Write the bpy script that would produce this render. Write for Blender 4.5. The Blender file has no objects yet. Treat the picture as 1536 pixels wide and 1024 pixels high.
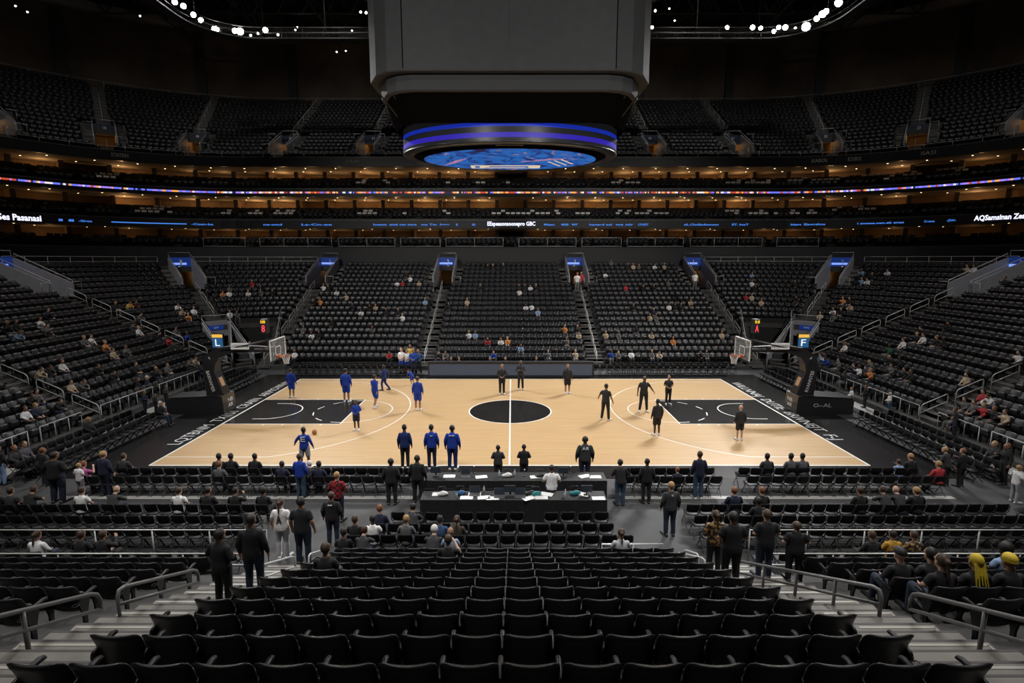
import bpy, math, random
import numpy as np
from mathutils import Vector, Matrix
rnd = random.Random(7)
PI = math.pi
scene = bpy.context.scene
COL = scene.collection

# ------------------------------------------------------------------ camera
CAM = (0.1, -27.5, 8.12)
FPX = 790.0
TH = math.atan(124.0 / FPX)
CT, ST = math.cos(TH), math.sin(TH)
cd = bpy.data.cameras.new('camera')
cam = bpy.data.objects.new('camera', cd)
COL.objects.link(cam)
cam.location = CAM
cam.rotation_euler = (PI / 2 - TH, 0, 0)
cd.sensor_width = 36.0
cd.lens = FPX / 1536.0 * 36.0
cd.clip_start = 0.05
cd.clip_end = 300
scene.camera = cam

def px(x, y, z):
    d, u, r = y - CAM[1], z - CAM[2], x - CAM[0]
    zz = d * CT - u * ST
    v = -u * CT - d * ST
    if zz < 0.1:
        return (-9999, -9999, 0)
    return (768 + FPX * r / zz, 512 + FPX * v / zz, FPX / zz)

def ground(X, Y, h=0.0):
    """point of the horizontal plane z = h seen at a photo pixel"""
    u, v = (X - 768) / FPX, (Y - 512) / FPX
    f, dn = CT - v * ST, ST + v * CT
    t = (CAM[2] - h) / dn
    return (CAM[0] + u * t, CAM[1] + f * t)

# ------------------------------------------------------------------ materials
MATS = {}
def mat(name, col, rough=0.5, metal=0.0, var=0.0, scale=6.0, emit=None, estr=0.0, bump=0.0, spec=0.5):
    if name in MATS:
        return MATS[name]
    m = bpy.data.materials.new(name)
    m.use_nodes = True
    nt = m.node_tree
    b = nt.nodes['Principled BSDF']
    b.inputs['Base Color'].default_value = (*col, 1)
    b.inputs['Roughness'].default_value = rough
    b.inputs['Metallic'].default_value = metal
    b.inputs['Specular IOR Level'].default_value = spec
    if emit is not None:
        b.inputs['Emission Color'].default_value = (*emit, 1)
        b.inputs['Emission Strength'].default_value = estr
    if var > 0 or bump > 0:
        tc = nt.nodes.new('ShaderNodeTexCoord')
        nz = nt.nodes.new('ShaderNodeTexNoise')
        nz.inputs['Scale'].default_value = scale
        nz.inputs['Detail'].default_value = 3
        nt.links.new(tc.outputs['Object'], nz.inputs['Vector'])
        if var > 0:
            r = nt.nodes.new('ShaderNodeValToRGB')
            r.color_ramp.elements[0].position = 0.3
            r.color_ramp.elements[1].position = 0.7
            r.color_ramp.elements[0].color = (*[c * (1 - var) for c in col], 1)
            r.color_ramp.elements[1].color = (*[min(1, c * (1 + var)) for c in col], 1)
            nt.links.new(nz.outputs['Fac'], r.inputs['Fac'])
            nt.links.new(r.outputs['Color'], b.inputs['Base Color'])
        if bump > 0:
            bp = nt.nodes.new('ShaderNodeBump')
            bp.inputs['Strength'].default_value = bump
            bp.inputs['Distance'].default_value = 0.01
            nt.links.new(nz.outputs['Fac'], bp.inputs['Height'])
            nt.links.new(bp.outputs['Normal'], b.inputs['Normal'])
    MATS[name] = m
    return m

def wood_mat():
    m = bpy.data.materials.new('maple_floor')
    m.use_nodes = True
    nt = m.node_tree
    b = nt.nodes['Principled BSDF']
    tc = nt.nodes.new('ShaderNodeTexCoord')
    br = nt.nodes.new('ShaderNodeTexBrick')
    br.inputs['Scale'].default_value = 1.0
    br.inputs['Brick Width'].default_value = 1.5
    br.inputs['Row Height'].default_value = 0.085
    br.inputs['Mortar Size'].default_value = 0.0
    br.inputs['Color1'].default_value = (0.565, 0.378, 0.193, 1)
    br.inputs['Color2'].default_value = (0.515, 0.335, 0.165, 1)
    nz = nt.nodes.new('ShaderNodeTexNoise')
    nz.inputs['Scale'].default_value = 3.0
    mp = nt.nodes.new('ShaderNodeMapping')
    mp.inputs['Scale'].default_value = (0.4, 6, 1)
    nt.links.new(tc.outputs['Object'], br.inputs['Vector'])
    nt.links.new(tc.outputs['Object'], mp.inputs['Vector'])
    nt.links.new(mp.outputs['Vector'], nz.inputs['Vector'])
    mx = nt.nodes.new('ShaderNodeMix')
    mx.data_type = 'RGBA'
    mx.blend_type = 'MULTIPLY'
    mx.inputs['Factor'].default_value = 0.25
    nt.links.new(br.outputs['Color'], mx.inputs[6])
    nt.links.new(nz.outputs['Color'], mx.inputs[7])
    nt.links.new(mx.outputs[2], b.inputs['Base Color'])
    b.inputs['Roughness'].default_value = 0.33
    b.inputs['Specular IOR Level'].default_value = 0.35
    return m

def screen_mat():
    """picture on the round screen under the scoreboard: abstract blue, cream and dark shapes"""
    m = bpy.data.materials.new('screen_picture')
    m.use_nodes = True
    nt = m.node_tree
    b = nt.nodes['Principled BSDF']
    tc = nt.nodes.new('ShaderNodeTexCoord')
    nz = nt.nodes.new('ShaderNodeTexNoise')
    nz.inputs['Scale'].default_value = 0.75
    nz.inputs['Detail'].default_value = 8
    nz.inputs['Distortion'].default_value = 2.5
    r = nt.nodes.new('ShaderNodeValToRGB')
    e = r.color_ramp.elements
    e[0].position = 0.30; e[0].color = (0.01, 0.006, 0.03, 1)
    e[1].position = 0.75; e[1].color = (0.55, 0.45, 0.4, 1)
    for p, c in ((0.40, (0.01, 0.03, 0.2, 1)), (0.47, (0.01, 0.13, 0.5, 1)), (0.55, (0.015, 0.16, 0.55, 1)), (0.62, (0.015, 0.08, 0.4, 1)), (0.66, (0.5, 0.22, 0.16, 1))):
        k = e.new(p); k.color = c
    nt.links.new(tc.outputs['Object'], nz.inputs['Vector'])
    nt.links.new(nz.outputs['Fac'], r.inputs['Fac'])
    nt.links.new(r.outputs['Color'], b.inputs['Emission Color'])
    b.inputs['Emission Strength'].default_value = 0.8
    b.inputs['Base Color'].default_value = (0.01, 0.01, 0.01, 1)
    return m

M_SEAT = mat('seat_plastic', (0.0125, 0.0125, 0.0145), 0.42, var=0.1, scale=3)
M_PAN = mat('seat_pan_plastic', (0.02, 0.02, 0.022), 0.38)
M_IRON = mat('black_iron', (0.03, 0.03, 0.032), 0.45, metal=0.3)
M_FOLD = mat('folding_chair_black', (0.012, 0.012, 0.013), 0.5, spec=0.18)
M_CHLEG = mat('folding_chair_leg', (0.018, 0.018, 0.018), 0.4, metal=0.1)
M_STEPF = mat('far_step_concrete', (0.085, 0.083, 0.078), 0.8, var=0.2, scale=3)
M_RAIL = mat('grey_rail', (0.55, 0.55, 0.54), 0.4, metal=0.15)
M_NEARRAIL = mat('painted_rail', (0.15, 0.15, 0.148), 0.38, metal=0.1)
M_CONC = mat('concrete', (0.15, 0.145, 0.135), 0.75, var=0.2, scale=2.5, bump=0.1)
M_TERR = mat('terrace_concrete', (0.05, 0.05, 0.05), 0.8, var=0.15, scale=2)
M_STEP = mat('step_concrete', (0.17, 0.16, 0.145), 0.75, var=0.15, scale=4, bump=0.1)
M_STEPBAND = mat('step_dark_band', (0.06, 0.058, 0.055), 0.6)
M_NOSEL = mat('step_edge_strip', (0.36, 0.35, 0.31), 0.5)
M_FLOOR = mat('arena_floor', (0.066, 0.066, 0.068), 0.7, var=0.18, scale=0.7, spec=0.2)
M_WALK = mat('walkway_floor', (0.42, 0.415, 0.40), 0.6, var=0.1, scale=1.2)
M_BLK = mat('black_wall', (0.018, 0.018, 0.019), 0.6)
M_DWALL = mat('dark_wall', (0.03, 0.03, 0.032), 0.7, var=0.2, scale=0.6)
M_WHITE = mat('white_paint', (0.8, 0.8, 0.8), 0.5)
M_APRON = mat('apron_black', (0.012, 0.012, 0.012), 0.22, var=0.2, scale=0.8)
M_PAINT = mat('paint_black', (0.014, 0.0135, 0.013), 0.2, var=0.15, scale=1.0)
M_LINE = mat('court_line_white', (0.75, 0.73, 0.68), 0.35)
M_LETTER = mat('apron_letter', (0.55, 0.55, 0.55), 0.4)
M_WOOD = wood_mat()

# ------------------------------------------------------------------ mesh builder
class MB:
    def __init__(s):
        s.v, s.f, s.m = [], [], []
    def add(s, vs, fs, mi=0):
        o = len(s.v)
        s.v.extend([tuple(p) for p in vs])
        s.f.extend([tuple(i + o for i in f) for f in fs])
        s.m.extend([mi] * len(fs))
        return s
    def box(s, c, d, rz=0.0, mi=0, M=None):
        hx, hy, hz = d[0] / 2, d[1] / 2, d[2] / 2
        P = [Vector((x, y, z)) for z in (-hz, hz) for y in (-hy, hy) for x in (-hx, hx)]
        if M is None:
            M = Matrix.Translation(c) @ Matrix.Rotation(rz, 4, 'Z')
        P = [M @ p for p in P]
        return s.add(P, [(0, 2, 3, 1), (4, 5, 7, 6), (0, 1, 5, 4), (2, 6, 7, 3), (0, 4, 6, 2), (1, 3, 7, 5)], mi)
    def bbox(s, c, d, b=0.02, rz=0.0, mi=0):
        """box with chamfered vertical and top edges"""
        hx, hy, hz = d[0] / 2, d[1] / 2, d[2] / 2
        def ring(ix, z, bb):
            return [(-hx + ix + bb, -hy + ix, z), (hx - ix - bb, -hy + ix, z), (hx - ix, -hy + ix + bb, z), (hx - ix, hy - ix - bb, z),
                    (hx - ix - bb, hy - ix, z), (-hx + ix + bb, hy - ix, z), (-hx + ix, hy - ix - bb, z), (-hx + ix, -hy + ix + bb, z)]
        R = [ring(b, -hz, b), ring(0, -hz + b, b), ring(0, hz - b, b), ring(b, hz, b)]
        M = Matrix.Translation(c) @ Matrix.Rotation(rz, 4, 'Z')
        return s.loft([[M @ Vector(p) for p in r] for r in R], mi=mi)
    def loft(s, rings, caps=True, closed=True, mi=0):
        n = len(rings[0])
        vs = [p for r in rings for p in r]
        fs = []
        for i in range(len(rings) - 1):
            for j in range(n if closed else n - 1):
                a, b = i * n + j, i * n + (j + 1) % n
                fs.append((a, b, b + n, a + n))
        if caps:
            fs.append(tuple(range(n - 1, -1, -1)))
            fs.append(tuple((len(rings) - 1) * n + j for j in range(n)))
        return s.add(vs, fs, mi)
    def tube(s, pts, r, seg=6, mi=0, caps=True):
        pts = [Vector(p) for p in pts]
        rings = []
        up = Vector((0, 0, 1))
        for i, p in enumerate(pts):
            t = (pts[min(i + 1, len(pts) - 1)] - pts[max(i - 1, 0)])
            if t.length < 1e-9:
                t = Vector((0, 0, 1))
            t.normalize()
            a = up.cross(t)
            if a.length < 0.05:
                a = Vector((1, 0, 0)).cross(t)
                if a.length < 0.05:
                    a = Vector((0, 1, 0)).cross(t)
            a.normalize()
            b = t.cross(a)
            rr = r[i] if isinstance(r, (list, tuple)) else r
            rings.append([p + a * math.cos(k * 2 * PI / seg) * rr + b * math.sin(k * 2 * PI / seg) * rr for k in range(seg)])
        return s.loft(rings, caps, mi=mi)
    def lathe(s, prof, c=(0, 0, 0), seg=16, mi=0, sx=1.0, sy=1.0):
        rings = [[(c[0] + r * sx * math.cos(k * 2 * PI / seg), c[1] + r * sy * math.sin(k * 2 * PI / seg), c[2] + z) for k in range(seg)] for r, z in prof]
        return s.loft(rings, True, mi=mi)
    def prism(s, poly, a, b, mi=0):
        """poly: 2D points; a, b: functions 2D -> 3D for the two ends"""
        n = len(poly)
        vs = [a(p) for p in poly] + [b(p) for p in poly]
        fs = [tuple(range(n - 1, -1, -1)), tuple(range(n, 2 * n))]
        for i in range(n):
            j = (i + 1) % n
            fs.append((i, j, j + n, i + n))
        return s.add(vs, fs, mi)
    def quad(s, a, b, c, d, mi=0):
        return s.add([a, b, c, d], [(0, 1, 2, 3)], mi)
    def mesh(s, name, mats, smooth=False):
        me = bpy.data.meshes.new(name)
        me.from_pydata(s.v, [], s.f)
        if not isinstance(mats, (list, tuple)):
            mats = [mats]
        for m in mats:
            me.materials.append(m)
        if len(mats) > 1:
            me.polygons.foreach_set('material_index', s.m)
        if smooth:
            me.polygons.foreach_set('use_smooth', [True] * len(me.polygons))
        me.update()
        return me

def shell(mb, path, w, t, nw=9, curve=0.04, corner=0.3, mi=0):
    """curved rounded panel: path = [(y,z)] bottom to top, w = half width, corner = share of the path that rounds at both ends"""
    n = len(path)
    F, B = [], []
    for i, (y, z) in enumerate(path):
        a = i / (n - 1)
        k = 1.0
        for e in (a, 1 - a):
            if e < corner:
                q = 1 - e / corner
                k = min(k, 1 - 0.22 * (1 - math.sqrt(max(0, 1 - q * q))))
        p, q = path[max(i - 1, 0)], path[min(i + 1, n - 1)]
        ty, tz = q[0] - p[0], q[1] - p[1]
        l = math.hypot(ty, tz) or 1
        ny, nz = tz / l, -ty / l
        tt = t * (0.35 if i in (0, n - 1) else 1.0)
        f, b = [], []
        for j in range(nw):
            u = -1 + 2 * j / (nw - 1)
            e = tt * (0.3 if j in (0, nw - 1) else 1.0)
            off = curve * u * u
            f.append((u * w * k, y + off + ny * e / 2, z + nz * e / 2))
            b.append((u * w * k, y + off - ny * e / 2, z - nz * e / 2))
        F.append(f); B.append(b)
    rings = [F[i] + B[i][::-1] for i in range(n)]
    N = 2 * nw
    vs = [p for r in rings for p in r]
    fs = []
    for i in range(n - 1):
        for j in range(N):
            a, b = i * N + j, i * N + (j + 1) % N
            fs.append((a, b, b + N, a + N))
    for i, fl in ((0, True), (n - 1, False)):
        for j in range(nw - 1):
            q = (i * N + j, i * N + j + 1, i * N + N - 2 - j, i * N + N - 1 - j)
            fs.append(q[::-1] if fl else q)
    mb.add(vs, [f[::-1] for f in fs], mi)
    return mb

# ------------------------------------------------------------------ scene graph helpers
def obj(name, me, parent=None, loc=None, rz=None, kind=None, label=None):
    o = bpy.data.objects.new(name, me)
    COL.objects.link(o)
    if parent is not None:
        o.parent = parent
    if loc is not None:
        o.location = loc
    if rz is not None:
        o.rotation_euler = (0, 0, rz)
    if kind:
        o['kind'] = kind
    if label:
        o['label'] = label
    return o
def tag(o, label, cat, group=None):
    o['label'] = label
    o['category'] = cat
    if group:
        o['group'] = group
    return o
def thing(name, label, cat, loc=(0, 0, 0), rz=0.0, group=None):
    o = obj(name, None, None, loc, rz)
    o.empty_display_size = 0.2
    return tag(o, label, cat, group)
def struct(name, mb, mats, smooth=False, parent=None):
    return obj(name, mb.mesh(name, mats, smooth), parent, kind='structure')
def copy_thing(root, loc, rz, label, group=None, scale=None):
    r = root.copy()
    COL.objects.link(r)
    r.location = loc
    r.rotation_euler = (0, 0, rz)
    r['label'] = label
    if group:
        r['group'] = group
    if scale:
        r.scale = (scale,) * 3
    for ch in root.children:
        c = ch.copy()
        COL.objects.link(c)
        c.parent = r
        for g in ch.children:
            d = g.copy()
            COL.objects.link(d)
            d.parent = c
    return r

ONES = 'zeroth first second third fourth fifth sixth seventh eighth ninth tenth eleventh twelfth thirteenth fourteenth fifteenth sixteenth seventeenth eighteenth nineteenth'.split()
TENS = ['', '', 'twenty', 'thirty', 'forty', 'fifty', 'sixty', 'seventy', 'eighty', 'ninety']
TENTH = ['', '', 'twentieth', 'thirtieth', 'fortieth', 'fiftieth', 'sixtieth', 'seventieth', 'eightieth', 'ninetieth']
def nth(n):
    if n >= 100:
        return 'one-hundred-' + nth(n - 100)
    if n < 20:
        return ONES[n]
    return TENTH[n // 10] if n % 10 == 0 else TENS[n // 10] + '-' + ONES[n % 10]
def side(x):
    return 'blue-team' if x < 0 else 'black-team'

def text_mesh(txt, size, m, extrude=0.002, align='CENTER', sx=1.0, bold=0.0):
    c = bpy.data.curves.new('lettering', 'FONT')
    c.body = txt
    c.size = size
    c.extrude = extrude
    c.align_x = align
    c.align_y = 'CENTER'
    c.resolution_u = 2
    c.offset = bold
    o = bpy.data.objects.new('lettering', c)
    COL.objects.link(o)
    dg = bpy.context.evaluated_depsgraph_get()
    me = bpy.data.meshes.new_from_object(o.evaluated_get(dg))
    bpy.data.objects.remove(o)
    bpy.data.curves.remove(c)
    if sx != 1.0:
        me.transform(Matrix.Scale(sx, 4, (1, 0, 0)))
    me.materials.clear()
    me.materials.append(m)
    me.name = 'lettering'
    return me

# ------------------------------------------------------------------ curved bowl path
class Path:
    """rounded rectangle seen from the court: far straight, two corners, two ends; s = distance from the far centre"""
    def __init__(p, cx, cy, yend):
        p.cx, p.cy, p.yend = cx, cy, yend
    def at(p, s, R):
        sg = -1 if s < 0 else 1
        a = abs(s)
        if a <= p.cx:
            return (sg * a, p.cy + R, 0.0, 1.0)
        a -= p.cx
        if a <= R * PI / 2:
            f = a / R
            return (sg * (p.cx + R * math.sin(f)), p.cy + R * math.cos(f), sg * math.sin(f), math.cos(f))
        a -= R * PI / 2
        return (sg * (p.cx + R), p.cy - a, sg * 1.0, 0.0)
    def smax(p, R):
        return p.cx + R * PI / 2 + p.cy - p.yend
    def s_of(p, mark, R):
        """mark: ('x', X) far straight, ('f', degrees) corner, ('y', Y) end; sign by third item"""
        k, v, sg = mark
        if k == 'x':
            return sg * v
        if k == 'f':
            return sg * (p.cx + R * math.radians(v))
        return sg * (p.cx + R * PI / 2 + p.cy - v)
    def samples(p, nstr=12, ncor=16, nend=6):
        L = []
        for i in range(nend):
            L.append((-p.cx, p.yend + (p.cy - p.yend) * i / nend, -1.0, 0.0))
        for i in range(ncor):
            f = PI / 2 * (1 - i / ncor)
            L.append((-p.cx, p.cy, -math.sin(f), math.cos(f)))
        for i in range(nstr + 1):
            L.append((-p.cx + 2 * p.cx * i / nstr, p.cy, 0.0, 1.0))
        for i in range(1, ncor + 1):
            f = PI / 2 * i / ncor
            L.append((p.cx, p.cy, math.sin(f), math.cos(f)))
        for i in range(1, nend + 1):
            L.append((p.cx, p.cy - (p.cy - p.yend) * i / nend, 1.0, 0.0))
        return L
    def sweep(p, mb, prof, mi=0, closed=True, **kw):
        rings = [[(b[0] + R * b[2], b[1] + R * b[3], h) for R, h in prof] for b in p.samples(**kw)]
        mb.loft(rings, caps=closed, closed=closed, mi=mi)
        return mb
LOW = Path(18.5, 9.5, -14.0)
UPP = Path(27.0, 10.0, -6.0)
# ================================================================== court and floor
mb = MB(); mb.box((0, 5, -0.1), (110, 80, 0.2))
struct('floor', mb, M_FLOOR)
mb = MB(); mb.box((0, 0.1, 0.004), (34.4, 17.9, 0.008))
struct('court_apron', mb, M_APRON)
mb = MB(); mb.box((0, 0, 0.009), (28.65, 15.24, 0.018))
struct('court_floor', mb, M_WOOD)
Z1, Z2 = 0.0195, 0.0215
mb = MB()
for sg in (-1, 1):
    x0, x1 = sg * 14.28, sg * 8.45
    mb.box(((x0 + x1) / 2, 0, Z1 - .0005), (abs(x1 - x0), 4.6, 0.001))
n = 64
mb.add([(2.2 * math.cos(2 * PI * i / n), 2.2 * math.sin(2 * PI * i / n), Z1) for i in range(n)], [tuple(range(n))])
struct('court_paint', mb, M_PAINT)
mb = MB()
def line(x0, y0, x1, y1, w=0.06):
    dx, dy = x1 - x0, y1 - y0
    l = math.hypot(dx, dy)
    ax, ay = -dy / l * w / 2, dx / l * w / 2
    mb.quad((x0 - ax, y0 - ay, Z2), (x1 - ax, y1 - ay, Z2), (x1 + ax, y1 + ay, Z2), (x0 + ax, y0 + ay, Z2))
def arc(cx, cy, r, a0, a1, w=0.06, n=40, dash=None):
    for i in range(n):
        if dash and (i // dash) % 2:
            continue
        f0, f1 = a0 + (a1 - a0) * i / n, a0 + (a1 - a0) * (i + 1) / n
        P = [(cx + (r + k) * math.cos(f), cy + (r + k) * math.sin(f), Z2) for f, k in ((f0, -w / 2), (f1, -w / 2), (f1, w / 2), (f0, w / 2))]
        mb.quad(*P)
HX, HY = 14.3, 7.6
for s_ in (-1, 1):
    line(-HX, s_ * HY, HX, s_ * HY, 0.09); line(s_ * HX, -HY, s_ * HX, HY, 0.09)
line(0, -HY, 0, HY, 0.07)
arc(0, 0, 2.2, 0, 2 * PI, 0.07, 72)
for sg in (-1, 1):
    hx = sg * 12.75
    for q in (-1, 1):
        line(sg * HX, q * 2.3, sg * 8.45, q * 2.3)
        ex = hx - sg * math.sqrt(7.24 ** 2 - 6.7 ** 2)
        line(sg * HX, q * 6.7, ex, q * 6.7)
        line(sg * 13.2, q * 1.45, hx, q * 1.45)
        for k in range(4):
            line(sg * (12.2 - k * 0.95), q * 2.33, sg * (12.2 - k * 0.95), q * 2.55, 0.05)
    line(sg * 8.45, -2.3, sg * 8.45, 2.3)
    a = math.asin(6.7 / 7.24)
    c0 = PI if sg > 0 else 0
    arc(hx, 0, 7.24, c0 - a, c0 + a, n=60)
    arc(hx, 0, 1.45, c0 - PI / 2, c0 + PI / 2, n=24)
    arc(sg * 8.45, 0, 2.05, c0 - PI / 2, c0 + PI / 2, n=30)
    arc(sg * 8.45, 0, 2.05, c0 + PI / 2, c0 + 1.5 * PI, n=22, dash=2)
struct('court_lines', mb, M_LINE)
# lettering on the black aprons outside the end lines
for sg, txt in ((-1, 'LQTBNM  TX1S1  CRAIN  ARMOWHN'), (1, "WILLNNAJ  DUTIE  BRIVNEJT  F-J")):
    me = text_mesh(txt, 0.80, M_LETTER, 0.0005, sx=1.0)
    xs = [v.co.x for v in me.vertices]
    k = (12.2 if sg < 0 else 11.2) / (max(xs) - min(xs))
    me.transform(Matrix.Scale(k, 4, (1, 0, 0)))
    o = obj('apron_lettering', me, kind='structure')
    o.location = (sg * 14.86, 0.9 if sg < 0 else 1.0, 0.0095)
    o.rotation_euler = (0, 0, -sg * PI / 2)
for (x_, y_, sx_) in ((-2.4, 5.0, 3.0), (2.2, 4.9, 1.8)):
    pass
# pale walkways between end chairs and the stands
mb = MB()
for sg in (-1, 1):
    mb.box((sg * 19.75, -2.2, 0.006), (1.4, 20.5, 0.012))
mb.box((-9.3, -10.42, 0.004), (12.2, 0.22, 0.008)); mb.box((9.6, -10.42, 0.004), (11.4, 0.22, 0.008))
struct('walkway_floor', mb, M_WALK)

# ================================================================== stands
RUN, RISE, H0 = 0.81, 0.371, 0.27
NROW = 19
TREAD = [H0 + RISE * i for i in range(NROW + 1)]
RB = [2.0 + RUN * i for i in range(NROW + 1)]
LAISLE = []
for sg in (-1, 1):
    for mk in (('x', 6.4), ('x', 18.3), ('f', 45), ('y', 9.3), ('y', -2.8), ('y', -13.4)):
        LAISLE.append((mk[0], mk[1], sg))
VOM0 = 14                       # the stairwell openings take rows 14..18
CUT = []                        # (mark, half width, first row, last row)
for a in LAISLE:
    if a[1] != -2.8 and a[1] != -13.4:
        CUT.append((a, 0.95, VOM0, 18))
for sg in (-1, 1):
    CUT.append((('f', 47, sg), 1.0, 1, 6))          # ramp portals low in the corners
    CUT.append((('f', 22, sg), 1.35, 0, 6))         # dark team tunnels
def cut_rows(i):
    return [(LOW.s_of(m, RB[i]), hw) for m, hw, a, b in CUT if a <= i <= b]

mb = MB()
for i in range(NROW):
    R0, R1 = RB[i] - 0.68, RB[i] + 0.13
    sm = LOW.smax(RB[i])
    cuts = sorted((c - hw, c + hw) for c, hw in cut_rows(i))
    edges = []
    s = -sm
    for a, b in cuts + [(sm, sm)]:
        n_ = max(1, int((a - s) / 1.0))
        edges.append([s + (a - s) * k / n_ for k in range(n_ + 1)])
        s = b
    def P(sv, R, h):
        # the radial line through sv on row i, met at radius R
        x, y, nx, ny = LOW.at(sv, RB[i])
        return (x + nx * (R - RB[i]), y + ny * (R - RB[i]), h)
    hb = TREAD[i] - RISE if i else 0.0
    for E in edges:
        for a, b in zip(E, E[1:]):
            mb.quad(P(a, R0, TREAD[i]), P(b, R0, TREAD[i]), P(b, R1, TREAD[i]), P(a, R1, TREAD[i]))
            mb.quad(P(a, R0, hb), P(b, R0, hb), P(b, R0, TREAD[i]), P(a, R0, TREAD[i]))
struct('lower_bowl_terrace', mb, M_TERR)
mb = MB()
LOW.sweep(mb, [(RB[18] + 0.13, TREAD[18]), (RB[18] + 0.13, 7.4), (RB[18] + 14.0, 7.4)], closed=False)
struct('concourse_floor', mb, M_TERR)

# aisle steps of the far bowl: pale treads
mb = MB()
for a in LAISLE:
    top = VOM0 - 1 if a[1] not in (-2.8, -13.4) else NROW - 1
    for i in range(0, top + 1):
        if any(m[2] == a[2] and m[0] == a[0] and m[1] in (47,) and a[1] == 45 and x0 <= i <= x1 for m, hw, x0, x1 in CUT):
            continue
        sv = LOW.s_of(a, RB[i])
        x, y, nx, ny = LOW.at(sv, RB[i])
        rz = math.atan2(ny, nx) - PI / 2
        for k in (0, 1):
            v = -0.68 + 0.405 * k
            c = (x + nx * (v + 0.2), y + ny * (v + 0.2), TREAD[i] + 0.004 - 0.09 + 0.0925 * (k + 0) + 0.0)
            hh = 0.18 + RISE / 2 * k
            mb.box((c[0], c[1], TREAD[i] + RISE / 2 * k + 0.006 - hh / 2), (1.15, 0.40, hh), rz)
struct('aisle_steps', mb, M_STEPF)

# upper deck
UN, URUN, URISE = 17, 0.80, 0.53
UH = [18.25 + URISE * i for i in range(UN + 1)]
UR = [19.0 + URUN * i for i in range(UN + 1)]
UAISLE = [('s', v, sg) for sg in (-1, 1) for v in (5.0, 15.0, 24.0, 32.3, 38.8, 45.6, 53.0)]
def us(a, R):
    """aisles of the upper deck run straight back from their place on the front rail"""
    v = a[1]
    if v <= UPP.cx:
        return a[2] * v
    f = (v - UPP.cx) / 18.0
    if f <= PI / 2:
        return a[2] * (UPP.cx + R * f)
    return a[2] * (UPP.cx + R * PI / 2 + (v - UPP.cx - 18 * PI / 2))
UC0, UC1 = 1, 4
mb = MB()
for i in range(UN):
    R0, R1 = UR[i] - 0.67, UR[i] + 0.13
    sm = UPP.smax(UR[i])
    cuts = sorted((us(a, UR[i]) - 0.95, us(a, UR[i]) + 0.95) for a in UAISLE) if UC0 <= i <= UC1 else []
    edges = []
    s = -sm
    for a, b in cuts + [(sm, sm)]:
        n_ = max(1, int((a - s) / 1.5))
        edges.append([s + (a - s) * k / n_ for k in range(n_ + 1)])
        s = b
    def P(sv, R, h):
        x, y, nx, ny = UPP.at(sv, UR[i])
        return (x + nx * (R - UR[i]), y + ny * (R - UR[i]), h)
    hb = UH[i] - URISE
    for E in edges:
        for a, b in zip(E, E[1:]):
            mb.quad(P(a, R0, UH[i]), P(b, R0, UH[i]), P(b, R1, UH[i]), P(a, R1, UH[i]))
            mb.quad(P(a, R0, hb), P(b, R0, hb), P(b, R0, UH[i]), P(a, R0, UH[i]))
struct('upper_deck_terrace', mb, M_TERR)
mb = MB()
for a in UAISLE:
    for i in range(0, UN):
        if UC0 <= i <= UC1:
            continue
        x, y, nx, ny = UPP.at(us(a, UR[i]), UR[i])
        rz = math.atan2(ny, nx) - PI / 2
        for k in (0, 1, 2):
            hh = 0.15 + URISE / 3 * k
            v = -0.67 + 0.267 * (k + .5)
            mb.box((x + nx * v, y + ny * v, UH[i] + URISE / 3 * k + 0.006 - hh / 2), (1.0, 0.267, hh), rz)
struct('upper_aisle_steps', mb, M_STEPF)

# near stand: straight rows below the camera
NB = -15.57
def nty(k): return NB - RUN * k
def nth_h(k): return H0 + RISE * k
mb = MB()
for k in range(0, 17):
    y0, y1 = nty(k) - 0.13, nty(k) + 0.68
    h = nth_h(k)
    for xa, xb, kmin in ((-17.5, -4.2, 2), (-4.2, 4.2, 0), (4.2, 17.5, 2)):
        if k < kmin:
            continue
        hb = h - RISE if k > kmin else 0
        mb.quad((xa, y0, h), (xb, y0, h), (xb, y1, h), (xa, y1, h))
        mb.quad((xa, y1, hb), (xb, y1, hb), (xb, y1, h), (xa, y1, h))
for xs in (-4.2, 4.2):
    for k in (0, 1):
        mb.quad((xs, nty(k) - .13, 0), (xs, nty(k) + .68, 0), (xs, nty(k) + .68, nth_h(k)), (xs, nty(k) - .13, nth_h(k)))
struct('near_stand_terrace', mb, M_TERR)
# wide pale steps of the two near aisles: every tread with a half step, dark front band and a pale edge strip
for sg in (-1, 1):
    mb = MB()
    for k in range(0, 17):
        for q in (0, 1):
            h = nth_h(k) + (RISE / 2) * q
            yf = nty(k) + 0.68 - 0.405 * q + 0.0
            w = 2.05
            xc = sg * 5.2
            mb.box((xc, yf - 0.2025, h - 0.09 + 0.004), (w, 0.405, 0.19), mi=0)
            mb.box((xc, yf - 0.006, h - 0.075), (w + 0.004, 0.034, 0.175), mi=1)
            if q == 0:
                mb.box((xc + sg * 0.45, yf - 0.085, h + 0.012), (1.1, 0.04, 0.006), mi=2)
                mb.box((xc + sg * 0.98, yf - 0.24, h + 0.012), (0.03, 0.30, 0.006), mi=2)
    struct('stair_steps', mb, [M_STEP, M_STEPBAND, M_NOSEL])

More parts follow.
